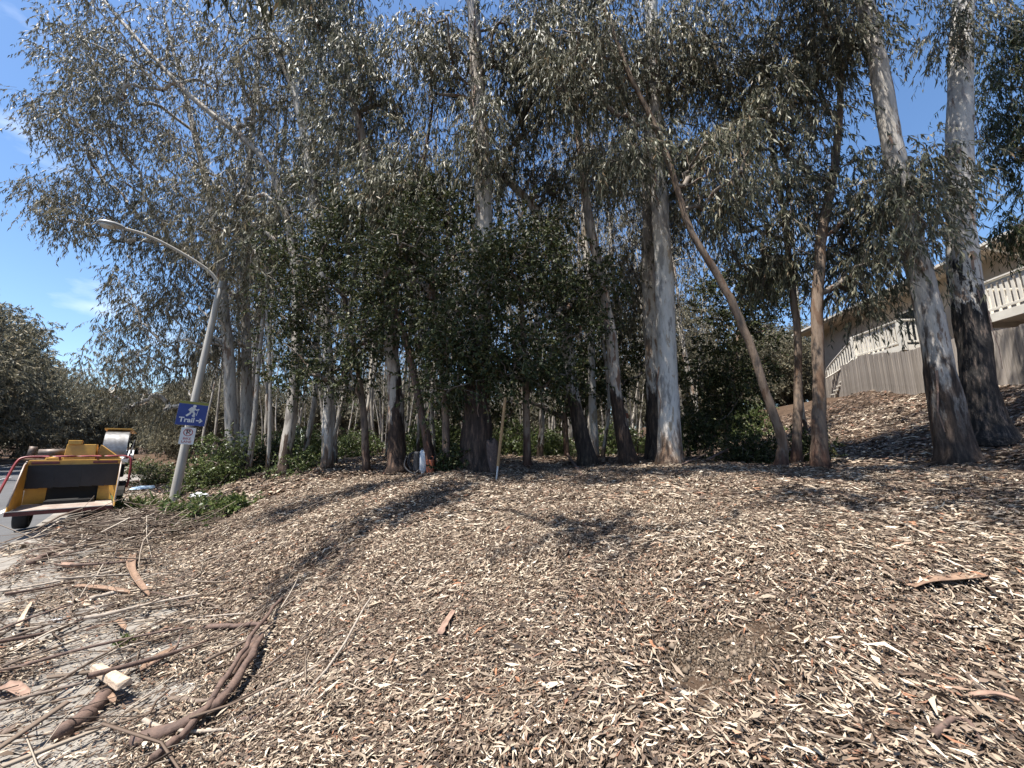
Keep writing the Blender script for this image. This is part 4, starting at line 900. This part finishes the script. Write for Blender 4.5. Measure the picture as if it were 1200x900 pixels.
# local: +y along the front, -x towards the grove
H('wall', (4, -.9, 2.2), (8, 23.6, 6.4), 'stucco')
mb = MB(); e0, e1 = -13.2, 11.4; eh = 5.3
mb.hexa([(-.95, e0, eh), (4, e0, eh + 1.75), (4, e1, eh + 1.75), (-.95, e1, eh), (-.95, e0, eh + .14), (4, e0, eh + 1.9), (4, e1, eh + 1.9), (-.95, e1, eh + .14)])
mb.hexa([(4, e0, eh + 1.75), (9, e0, eh), (9, e1, eh), (4, e1, eh + 1.75), (4, e0, eh + 1.9), (9, e0, eh + .14), (9, e1, eh + .14), (4, e1, eh + 1.9)])
roof = mb.build('roof', M['shingle'], house)
tile = None
for j in range(3):                                                   # the first courses of roof tiles along the eave
    for i in range(78):
        y = e0 + .16 + i * .314
        if tile is None:
            m2 = MB(); m2.tube([(-.2, 0, 0), (.22, 0, .02)], .085, 8); tile = m2.build('tile', M['shingle'], roof); o = tile
        else: o = tile.copy(); COL.objects.link(o); o.parent = roof
        o.location = (-.78 + j * .36, y, eh + .175 + j * .128); o.rotation_euler = (0, -.34, random.uniform(-.03, .03))
H('fascia', (-.99, -.9, eh + .02), (.05, 24.6, .22), 'fascia'); H('soffit', (-.47, -.9, eh - .06), (.96, 24.4, .03), 'fascia')
H('gutter', (-1.07, -.9, eh + .06), (.1, 24.6, .1), 'white_wood')
T('downpipe', [(-1.05, -1.0, eh), (-1.0, -1.0, eh - .2), (-.15, -1.0, eh - .5), (-.1, -1.0, eh - .8), (-.1, -1.0, .2)], .045, 'white_wood', house, 8, 24)
def window(y0, y1, z0, z1, n=2):
    f = MB(); t = .07
    for y in (y0, y1): f.box((-.03, y, (z0 + z1) / 2), (.1, t, z1 - z0 + t))
    for z in (z0, z1): f.box((-.028, (y0 + y1) / 2, z), (.1, y1 - y0 - t - .004, t))
    for k in range(1, n): f.box((-.026, y0 + (y1 - y0) * k / n, (z0 + z1) / 2), (.09, .05, z1 - z0 - t - .004))
    o = f.build('window', M['white_wood'], house)
    for k in range(n): B('pane', (-.012, y0 + (y1 - y0) * (k + .5) / n, (z0 + z1) / 2), (.012, (y1 - y0) / n - .06, z1 - z0 - t), 'glass', o, 0)
window(-4.2, -2.0, 2.3, 4.35); window(-8.4, -6.4, 2.9, 4.3); window(2.6, 4.4, 2.3, 4.35); 
def balcony(y0, y1, xo, dz, left_open=False, label=None):
    b = H('balcony', (xo / 2 - .005, (y0 + y1) / 2, dz - .02), (-xo, y1 - y0, .1), 'white_wood')
    if label: b['label'] = label
    H_ = lambda n_, c, s_: B(n_, c, s_, 'white_wood', b, .004)
    H_('rim_beam', (xo - .03, (y0 + y1) / 2, dz - .1), (.06, y1 - y0 + .1, .3))
    for y in (y0 + .02, y1 - .02): H_('rim_beam', (xo / 2 - .03, y, dz - .1), (-xo - .07, .06, .298))
    top = dz + 1.22
    H_('handrail', (xo, (y0 + y1) / 2, top), (.16, y1 - y0 + .2, .06)); H_('lower_rail', (xo, (y0 + y1) / 2, dz + .2), (.06, y1 - y0 - .2, .08)); H_('upper_rail', (xo, (y0 + y1) / 2, top - .1), (.05, y1 - y0 - .2, .08))
    for y in (y0, y1): H_('handrail', (xo / 2 + .042, y, top - .003), (-xo - .084, .16, .06)); H_('lower_rail', (xo / 2, y, dz + .2), (-xo - .2, .06, .08))
    for x, y in ((xo, y0), (xo, y1)): H_('corner_post', (x, y, dz + .5), (.2, .2, 1.42))
    n = int((y1 - y0) / .17); bal = None
    sp = [(xo, y0 + .2 + (y1 - y0 - .4) * i / (n - 1), 0) for i in range(n)] + [(xo + .2 + (-xo - .3) * i / 7, y, 1) for i in range(8) for y in (y0, y1)]
    for x, y, r_ in sp:
        if bal is None: bal = B('baluster', (0, 0, .46), (.035, .085, .96), 'white_wood', b, 0); o = bal
        else: o = bal.copy(); COL.objects.link(o); o.parent = b
        o.location = (x, y, dz + .2); o.rotation_euler = (0, 0, r_ * math.pi / 2)
    return b
balcony(2.2, 5.0, -1.9, 2.15, label='balcony with open stairs at its far end'); balcony(-6.6, -1.2, -2.4, 2.15, label='big corner balcony at the right edge')
for xx in (-1.85, -.9):                                              # the stair rail going down from the first balcony
    st = MB()
    st.tube([(xx, 5.1, 3.3), (xx, 6.2, 2.75), (xx, 7.2, 2.2), (xx, 7.5, 1.85)], .05, 6, 12)
    st.tube([(xx, 5.1, 2.3), (xx, 6.4, 1.85), (xx, 7.5, 1.6)], .04, 6, 10); so_ = st.build('stair_rail', M['white_wood'], house)
    for i in range(12):
        y = 5.25 + i * .185; zt = np.interp(y, (5.1, 6.2, 7.2, 7.5), (3.3, 2.75, 2.2, 1.85)); zb_ = np.interp(y, (5.1, 6.4, 7.5), (2.3, 1.85, 1.6)); B('baluster', (xx, y, (zt + zb_) / 2), (.03, .07, zt - zb_), 'white_wood', so_, 0)
for i in range(9): H('step', (-1.37, 5.3 + i * .27, 2.0 - i * .2), (.95, .3, .05), 'white_wood')

# ------------------------------------------------------------------ things lying and standing about
def stick(label, pts, r, m='stick', lift=0.0, name='stick', sides=10, cat='stick', group=None, r1=None):
    P = [ground(*p) for p in pts]; P = [p + np.array((0, 0, (lift[i] if isinstance(lift, (list, tuple)) else lift) + r * .8)) for i, p in enumerate(P)]
    n = max(8, int(sum(np.linalg.norm(b - a) for a, b in zip(P[:-1], P[1:])) / .07)); Q = spline(P, n)
    g = surfz(Q[:, 0], Q[:, 1]); Q[:, 2] = np.maximum(Q[:, 2], g + r * .5)
    rr = np.linspace(r, r1 or r * .5, n) * (1 + .12 * RNG.normal(size=n).clip(-1.5, 1.5)); Q[1:-1] += RNG.normal(size=(n - 2, 3)) * r * .22
    c = Q[n // 2].copy(); V, F_ = tube_arrays(Q - c, rr, sides, .25, int(abs(c[0] * 91)) % 50)
    o = link(name, np_mesh(name, V, F_, True), M[m]); o.location = c; return tag(o, label, cat, group)
def sheet(label, pts, wd, m, lift=.01, curl=.35, name='bark_strip', cat='bark', th=.006, taper=.75):
    """a curved slab of shed bark along a ground line"""
    P = [ground(*p) for p in pts]; n = 9; Q = spline(P, n); Q[:, 2] = surfz(Q[:, 0], Q[:, 1]) + lift + .012 * np.sin(np.linspace(0, 3.1, n)); c = Q[n // 2].copy()
    Tn = np.gradient(Q, axis=0); Tn /= np.linalg.norm(Tn, axis=1)[:, None]; S = np.cross(Tn, (0, 0, 1.)); S /= np.linalg.norm(S, axis=1)[:, None]; N = np.cross(S, Tn)
    rows = []; m_ = 5
    for i in range(n):
        t = i / (n - 1); ww = wd * (taper + (1 - taper) * math.sin(math.pi * min(1, t * 1.6 + .1))) * (1 + .14 * RNG.normal()) * (.35 if t > .97 else 1)
        for k in range(m_):
            a = (k / (m_ - 1) - .5) * 2; rows.append(Q[i] - c + S[i] * ww * .5 * a * math.cos(curl * a * .8) + N[i] * (curl * wd * .5 * (a * a) - 0))
    top = np.array(rows); V = np.vstack([top + np.array((0, 0, th)), top]); K = n * m_; Qd = []
    for i in range(n - 1):
        for k in range(m_ - 1):
            a = i * m_ + k; q = (a, a + 1, a + m_ + 1, a + m_); Qd += [q, tuple(K + x for x in q[::-1])]
        for k in (0, m_ - 1):
            a = i * m_ + k; q = (a, a + m_, K + a + m_, K + a); Qd.append(q if k == 0 else q[::-1])
    for i in (0, n - 1):
        for k in range(m_ - 1): a = i * m_ + k; Qd.append((a, K + a, K + a + 1, a + 1))
    o = link(name, np_mesh(name, V, np.array(Qd), True), M[m]); o.location = c; return tag(o, label, cat)
stick('thick dark forked branch curving up from the bottom edge of the pavement', [(152, 878), (215, 862), (262, 832), (296, 785), (305, 760)], .034, 'stick_dark', [.0, .03, .06, .1, .07], 'fallen_branch', cat='branch')
stick('long dark bough crossing the thick curved branch and rising to the right', [(178, 902), (222, 868), (268, 812), (300, 765), (330, 708)], .023, 'stick_dark', [.03, .05, .12, .16, .03], 'fallen_branch', cat='branch')
stick('short dark branch hooked round beside the curving bough', [(300, 762), (272, 800), (250, 818), (262, 832)], .026, 'stick_dark', [.06, .05, .03, .02], 'fallen_branch', cat='branch')
stick('straight dark limb lying along the back of the debris', [(238, 742), (275, 741), (312, 738)], .026, 'stick_dark', .03, 'fallen_branch', cat='branch')
stick('dark branch stub lying right of the curved branch', [(280, 850), (298, 845), (312, 836)], .014, 'stick_dark', .01, 'fallen_branch', cat='branch')
stick('thick dark log lying over the kerb near the chipper', [(35, 665), (60, 650), (78, 638)], .045, 'stick_dark', .02, 'fallen_branch', cat='branch')
stick('broken log with split ends under the pale wood chunk', [(72, 868), (98, 846), (122, 822)], .042, 'stick_dark', .0, 'log', cat='log', r1=.038)
ga, gb = ground(109, 801), ground(144, 826); gd = (gb - ga); gl = np.linalg.norm(gd[:2]); gd /= gl; gs = np.array((-gd[1], gd[0], 0)) * .042; gc = (ga + gb) / 2 + (0, 0, .09)
mb = MB(); e_ = gd * gl * .5
mb.hexa([-e_ - gs * .8, e_ * .97 - gs, e_ + gs * .9, -e_ * .9 + gs * .7, -e_ * .96 - gs * .5 + (0, 0, .045), e_ * .92 - gs * .8 + (0, 0, .04), e_ * 1.04 + gs * .5 + (0, 0, .05), -e_ * .85 + gs * .5 + (0, 0, .038)])
o = mb.build('wood_chunk', M['wood_pale'], None, False, .006); o.location = gc; o.rotation_euler = (.06, -.05, 0); tag(o, 'pale split wood chunk resting across the broken log', 'wood')
sheet('orange sliver of wood beside the pale chunk', [(118, 818), (133, 832)], .035, 'bark_orange', .03, .2, 'wood_chunk', 'wood', .012)
sheet('long orange bark strip bent like a bow, standing up the slope', [(155, 655), (152, 670), (158, 686), (173, 706)], .085, 'bark_orange', .05, .5)
sheet('orange bark trough lying flat on the debris', [(84, 694), (118, 698), (150, 702)], .09, 'bark_orange', .04, .6)
sheet('orange brown bark sheet poking out of the twigs', [(165, 794), (186, 780), (207, 766)], .06, 'bark_orange', .04, .4)
sheet('small curled orange bark piece by the green weed', [(133, 735), (145, 746)], .06, 'bark_orange', .04, .7)
sheet('brown curved bark scrap lying on the bare pavement slab', [(66, 668), (80, 671), (96, 671)], .11, 'bark_brown', .04, .8)
sheet('pinkish brown bark slab lying alone on the right of the bank', [(1067, 692), (1110, 687), (1158, 681)], .075, 'bark_orange', .02, .2, taper=.95)
sheet('brown triangular bark flake in the middle of the bank', [(516, 750), (523, 738), (532, 722)], .05, 'bark_brown', .03, .4)
sheet('small rusty bark flake lying low on the left of the bank', [(455, 785), (463, 772)], .03, 'bark_orange', .02, .4)
sheet('pink grey bark plate at the left edge of the pavement', [(0, 812), (14, 818), (30, 826)], .08, 'bark_brown', .03, .4)
sheet('white edged splinter of wood at the left edge', [(20, 742), (27, 728), (36, 712)], .035, 'wood_pale', .04, .3, 'wood_chunk', 'wood', .012)
sheet('short weathered bark plank near the broken log', [(100, 745), (140, 735)], .05, 'bark_brown', .03, .4)
sheet('reddish bark strip along the bottom right of the bank', [(1140, 827), (1168, 829), (1197, 834)], .022, 'bark_brown', .03, .5)
sheet('small tan bark strip below the bow shaped strip', [(228, 703), (262, 706)], .03, 'wood_pale', .02, .3)
stick('long bleached stick reaching across the left debris', [(0, 760), (70, 735), (140, 712), (205, 735)][:3], .012, 'stick', .05)
stick('long grey pole of a stick lying in front of the weed', [(2, 790), (60, 768), (95, 756)], .011, 'stick', .04)
stick('very long pale stick running through the middle of the debris', [(28, 838), (85, 800), (130, 776), (172, 762)], .010, 'stick_pale', .06)
stick('long thin brown stick crossing over the pale one', [(40, 834), (110, 790), (170, 752), (205, 732)], .009, 'stick', .09)
stick('bleached branch lying at the foot of the slope', [(212, 736), (240, 728), (290, 724)], .011, 'stick_pale', .03)
stick('grey curved limb above the bleached branch', [(205, 715), (240, 712), (268, 722)], .014, 'stick', .03)
stick('grey peeled limb behind the orange bark trough', [(105, 708), (128, 702), (160, 698)], .022, 'stick_pale', .03)
stick('pale sharp stick leaning on the orange trough', [(105, 692), (112, 682), (119, 672)], .013, 'stick_pale', [.0, .05, .1])
stick('dark stick lying across the kerb behind the bark scrap', [(0, 678), (40, 672), (85, 668)], .010, 'stick_dark', .03)
stick('white stick propped on the heap by the chipper', [(128, 585), (139, 600), (150, 618)], .014, 'stick_pale', [.45, .25, .05])
stick('dark straight stick sticking out over the gutter', [(28, 640), (50, 644), (75, 648)], .012, 'stick_dark', .05)
stick('pale forked stick on the heap by the pavement', [(80, 650), (95, 636), (86, 622)], .011, 'stick_pale', [.02, .1, .2])
stick('thin bare stick leaning against the lamp post base', [(203, 580), (222, 568), (238, 560)], .012, 'stick_pale', [.15, .2, .05])
stick('forked grey twig on the right of the bank', [(952, 702), (970, 690), (982, 674), (990, 678)], .006, 'stick_pale', .02)
stick('brown stick beside the forked grey twig', [(988, 680), (1004, 690), (1018, 698)], .008, 'stick', .015)
stick('long straight stick lying up the slope at the right', [(1036, 604), (1062, 620), (1092, 635)], .011, 'stick_pale', .02)
stick('grey stick lying level in the middle of the bank', [(776, 639), (802, 635), (829, 631)], .010, 'stick_pale', .02)
stick('short grey stick right of the level one', [(868, 632), (886, 640), (900, 646)], .010, 'stick', .02)
stick('curved brown stick near the bottom of the bank', [(690, 893), (702, 860), (712, 838), (728, 815)], .007, 'stick', .015)
stick('grey stick leaning in the leaves left of the middle', [(476, 690), (488, 706), (500, 730)], .006, 'stick', .02)
stick('crooked branch near the bottom right corner', [(1096, 872), (1120, 850), (1142, 862), (1152, 880)], .011, 'stick_dark', .02)
stick('smooth curved stick beside the crooked branch', [(1135, 800), (1160, 822), (1190, 832)], .008, 'stick', .02)
stick('long dark stick lying on the shaded crest', [(440, 600), (475, 590), (520, 578)], .012, 'stick_dark', .02)
stick('arched dark bough between the dark based trunks', [(682, 560), (664, 535), (672, 530), (690, 528), (722, 530)], .03, 'stick_dark', [0, .28, .5, .6, .75], 'fallen_branch', cat='branch', r1=.02)
stick('bare dead branch lying toward the foot of the curving trunk', [(830, 545), (855, 540), (880, 537), (905, 535)], .025, 'stick_dark', [.1, .3, .4, .5], 'fallen_branch', cat='branch')
stick('dead branch with bare twigs lying under the lighter tree', [(800, 548), (825, 543), (850, 540)], .02, 'stick_dark', [.05, .2, .35], 'fallen_branch', cat='branch')
for k in range(58):
    u = rnd.uniform(-.9, .9); s_ = rnd.uniform(2.8, 11.5); a = rnd.gauss(.6, .7); l = rnd.uniform(.35, 1.1); r = rnd.uniform(.007, .02); p = us(u, s_); n = 9
    Q = np.array([(p.x + math.cos(a) * l * (t - .5) + .09 * l * math.sin(t * 5 + k), p.y + math.sin(a) * l * (t - .5) + .08 * l * math.sin(t * 4 + k * 2), 0) for t in np.linspace(0, 1, n)]); tl = rnd.gauss(0, .07)
    Q[:, 2] = surfz(Q[:, 0], Q[:, 1]) + r + np.maximum(np.linspace(-tl, tl, n) * l + rnd.uniform(0, .07), 0); c = Q[n // 2].copy()
    V, F_ = tube_arrays(Q - c, np.linspace(r, r * .55, n), 7, .3, k)
    o = link('stick', np_mesh('stick', V, F_, True), M[rnd.choice(('stick', 'stick_dark', 'stick_dark', 'stick_pale'))]); o.location = c; tag(o, 'plain bare stick in the tangle of debris along the kerb', 'stick', 'sticks in the debris along the kerb')
# a weed in the debris
shrub('tiny green weed growing through the debris by the small curled bark', 0, 0, 0, .09, .1, 9, 'leaf_bright', 91, .03, .014, xy=tuple(ground(142, 757)[:2]))
shrub('tuft of strappy green leaves at the right corner of the chipper', 0, 0, 0, .3, .35, 20, 'leaf_bright', 92, .3, .03, xy=tuple(ground(163, 607)[:2]))
# stake
g = ground(581, 563); tp = at(592, 466, g[1] + .1)
st = empty('wooden_stake', g, 'tall yellow wooden stake leaning upright by the widest trunk', 'stake')
q0, q1 = np.array((0, 0, -.1)), tp - g
mb = MB(); mb.tube([q0 + (q1 - q0) * .22, q1], .026, 8); mb.build('shaft', M['stake'], st); mb = MB(); mb.tube([q0, q0 + (q1 - q0) * .225], (.014, .02), 8); mb.build('spike', M['metal'], st)
# backpack sprayer by the trunk
g = ground(492, 557); bp = empty('backpack_blower', g, 'black and white backpack machine standing at the foot of the slim leaning trunk', 'garden tool')
def lathe(prof, ns=14):
    V = [(r * math.cos(k / ns * 6.2832), r * math.sin(k / ns * 6.2832), z) for k in range(ns) for r, z in prof]; m_ = len(prof)
    return np.array(V), [(k * m_ + j, ((k + 1) % ns) * m_ + j, ((k + 1) % ns) * m_ + j + 1, k * m_ + j + 1) for k in range(ns) for j in range(m_ - 1)]
V, Q = lathe([(0, 0), (.11, 0.01), (.135, .06), (.14, .3), (.12, .42), (.06, .47), (.05, .5), (0, .5)]); mb = MB(); mb.add(V * np.array((1, .75, 1)) + (.06, 0, .06), Q); mb.build('tank', M['plastic_white'], bp, True)
mb = MB(); mb.box((-.07, 0, .3), (.13, .26, .44)); mb.build('back_frame', M['black_cloth'], bp, bevel=.04)
V, Q = lathe([(0, 0), (.05, 0), (.055, .02), (.055, .04), (0, .045)]); mb = MB(); mb.add(V + (.06, 0, .555), Q); mb.build('lid', M['black_cloth'], bp)
for y in (-.07, .07): T('strap', [(-.13, y, .5), (-.23, y, .44), (-.25, y, .25), (-.15, y, .1)], .02, 'black_cloth', bp, 6, 12)
T('hose', [(.0, -.1, .12), (-.1, -.2, .05), (-.3, -.16, .2), (-.28, -.1, .42)], .018, 'black_cloth', bp, 8, 16)
for x in (-.08, .08): B('foot', (x, 0, .03), (.05, .24, .07), 'plastic_white', bp)
g = ground(504, 556); oc_ = empty('fuel_can', g, 'small orange can beside the black and white backpack', 'can')
B('body', (0, 0, .16), (.17, .13, .32), 'orange_plastic', oc_, .025); T('handle', [(-.06, 0, .31), (-.05, 0, .38), (.05, 0, .38), (.06, 0, .31)], .014, 'orange_plastic', oc_, 7, 12); T('spout', [(.06, 0, .3), (.1, 0, .4)], .018, 'black_cloth', oc_)
# stump, markers, rubbish
g = ground(574, 553); V, Q = lathe([(.22, -.1), (.19, .1), (.175, .45), (.17, .62), (.1, .63), (0, .615)], 18); mb = MB(); mb.add(V * (1 + .06 * RNG.normal(size=(len(V), 1))), Q); o = mb.build('tree_stump', M['stick_dark'], None, True); o.location = g; tag(o, 'dark cut stump between the widest trunk and the yellow stake', 'stump')
p = at(729, 487, 12.5); mk_ = empty('marker_flag', (p[0], p[1], hz(p[0], p[1])), 'small orange marker flag on a wire beyond the leaning trunks', 'flag'); hh_ = p[2] - hz(p[0], p[1])
T('wire', [(0, 0, -.05), (.01, 0, hh_ + .08)], .006, 'metal', mk_, 5); mb = MB(); mb.add([(.012, 0, hh_ - .1), (.22, .02, hh_ - .08), (.21, .03, hh_ + .08), (.012, 0, hh_ + .09), (.012, .008, hh_ - .1), (.22, .028, hh_ - .08), (.21, .038, hh_ + .08), (.012, .008, hh_ + .09)], [(3, 2, 1, 0), (4, 5, 6, 7), (0, 1, 5, 4), (1, 2, 6, 5), (2, 3, 7, 6), (3, 0, 4, 7)]); mb.build('flag', M['orange_plastic'], mk_)
def crumple(name, label, px, py, sz, m, seed, cat='rubbish'):
    rng = np.random.default_rng(seed); V, Q = lathe([(.0, 0), (.6, .02), (1, .25), (.85, .5), (.4, .68), (0, .72)], 16); V = np.array(V) * sz; V *= 1 + .3 * (vnoise(V[:, 0] / sz[0] * 3 + seed, V[:, 1] / sz[1] * 3 + V[:, 2] * 9, seed) - .5)[:, None]
    mb = MB(); mb.add(V, Q); o = mb.build(name, M[m], None, False); o.location = ground(px, py); o.rotation_euler = (0, 0, seed); return tag(o, label, cat)
crumple('plastic_bag', 'crumpled grey white plastic bag on the bank right of the lamp post', 233, 585, np.array((.26, .16, .25)), 'plastic_white', 3)
crumple('plastic_sheet', 'pale blue crumpled plastic by the kerb beyond the chipper', 168, 574, np.array((.5, .3, .22)), 'plastic_blue', 5)
crumple('paper_scrap', 'white paper scrap under the bow shaped bark strip', 170, 689, np.array((.04, .03, .05)), 'plastic_white', 7)
crumple('paper_scrap', 'flattened white paper scrap among the twigs at the left', 66, 728, np.array((.07, .04, .02)), 'plastic_white', 9)
crumple('stone', 'flat grey stone lying on the slope right of the heap', 204, 641, np.array((.13, .07, .05)), 'stone', 11, 'stone')
crumple('stone', 'small round stone at the left edge of the pavement', 8, 858, np.array((.035, .025, .03)), 'stone', 13, 'stone')
# parked cars and a pole far down the road
def car(u, s, label):
    c = empty('parked_car', us(u, s, -.13), label, 'car', None); c.rotation_euler = (0, 0, R(43))
    prof = [(-2.1, .35), (-2.15, .75), (-1.9, .95), (-1.3, 1.0), (-.75, 1.42), (.55, 1.45), (1.25, .98), (1.95, .85), (2.15, .65), (2.1, .35)]
    mb = MB(); mb.slab([(-.85, y, z) for y, z in prof], 1.7, (1, 0, 0)); mb.build('body', M['car_white'], c, bevel=.06)
    mb = MB(); mb.hexa([(-.72, -1.33, 1.0), (.72, -1.33, 1.0), (.68, -.83, 1.38), (-.68, -.83, 1.38), (-.72, -1.31, 1.04), (.72, -1.31, 1.04), (.68, -.8, 1.42), (-.68, -.8, 1.42)]); mb.build('rear_window', M['glass'], c)
    for sx in (-1, 1):
        mb = MB(); mb.slab([(sx * .86, -1.1, 1.0), (sx * .86, .95, 1.0), (sx * .86, .5, 1.36), (sx * .86, -.72, 1.36)], .01 * sx, (1, 0, 0)); mb.build('side_window', M['glass'], c)
        B('tail_light', (sx * .66, -2.14, .8), (.3, .05, .12), 'darkred', c)
        for y in (-1.35, 1.3):
            mb = MB(); mb.tube([(sx * .68, y, .32), (sx * .87, y, .32)], .32, 16); mb.build('wheel', M['rubber'], c)
car(-2.1, 52, 'white car parked at the kerb far down the road'); car(-2.1, 66, 'second white car parked beyond the first far down the road')
p = us(-11.5, 30); g = np.array((p.x, p.y, surf(p.x, p.y))); up_ = empty('utility_pole', g, 'slender pole with a thin side arm across the road at the left edge', 'pole')
T('pole', [(0, 0, -.2), (.1, 0, 3.0), (.2, .0, 5.2)], .09, 'pole', up_); T('arm', [(.2, 0, 5.0), (1.2, .6, 5.25), (1.9, 1.0, 5.2)], .035, 'pole', up_, 6, 8)
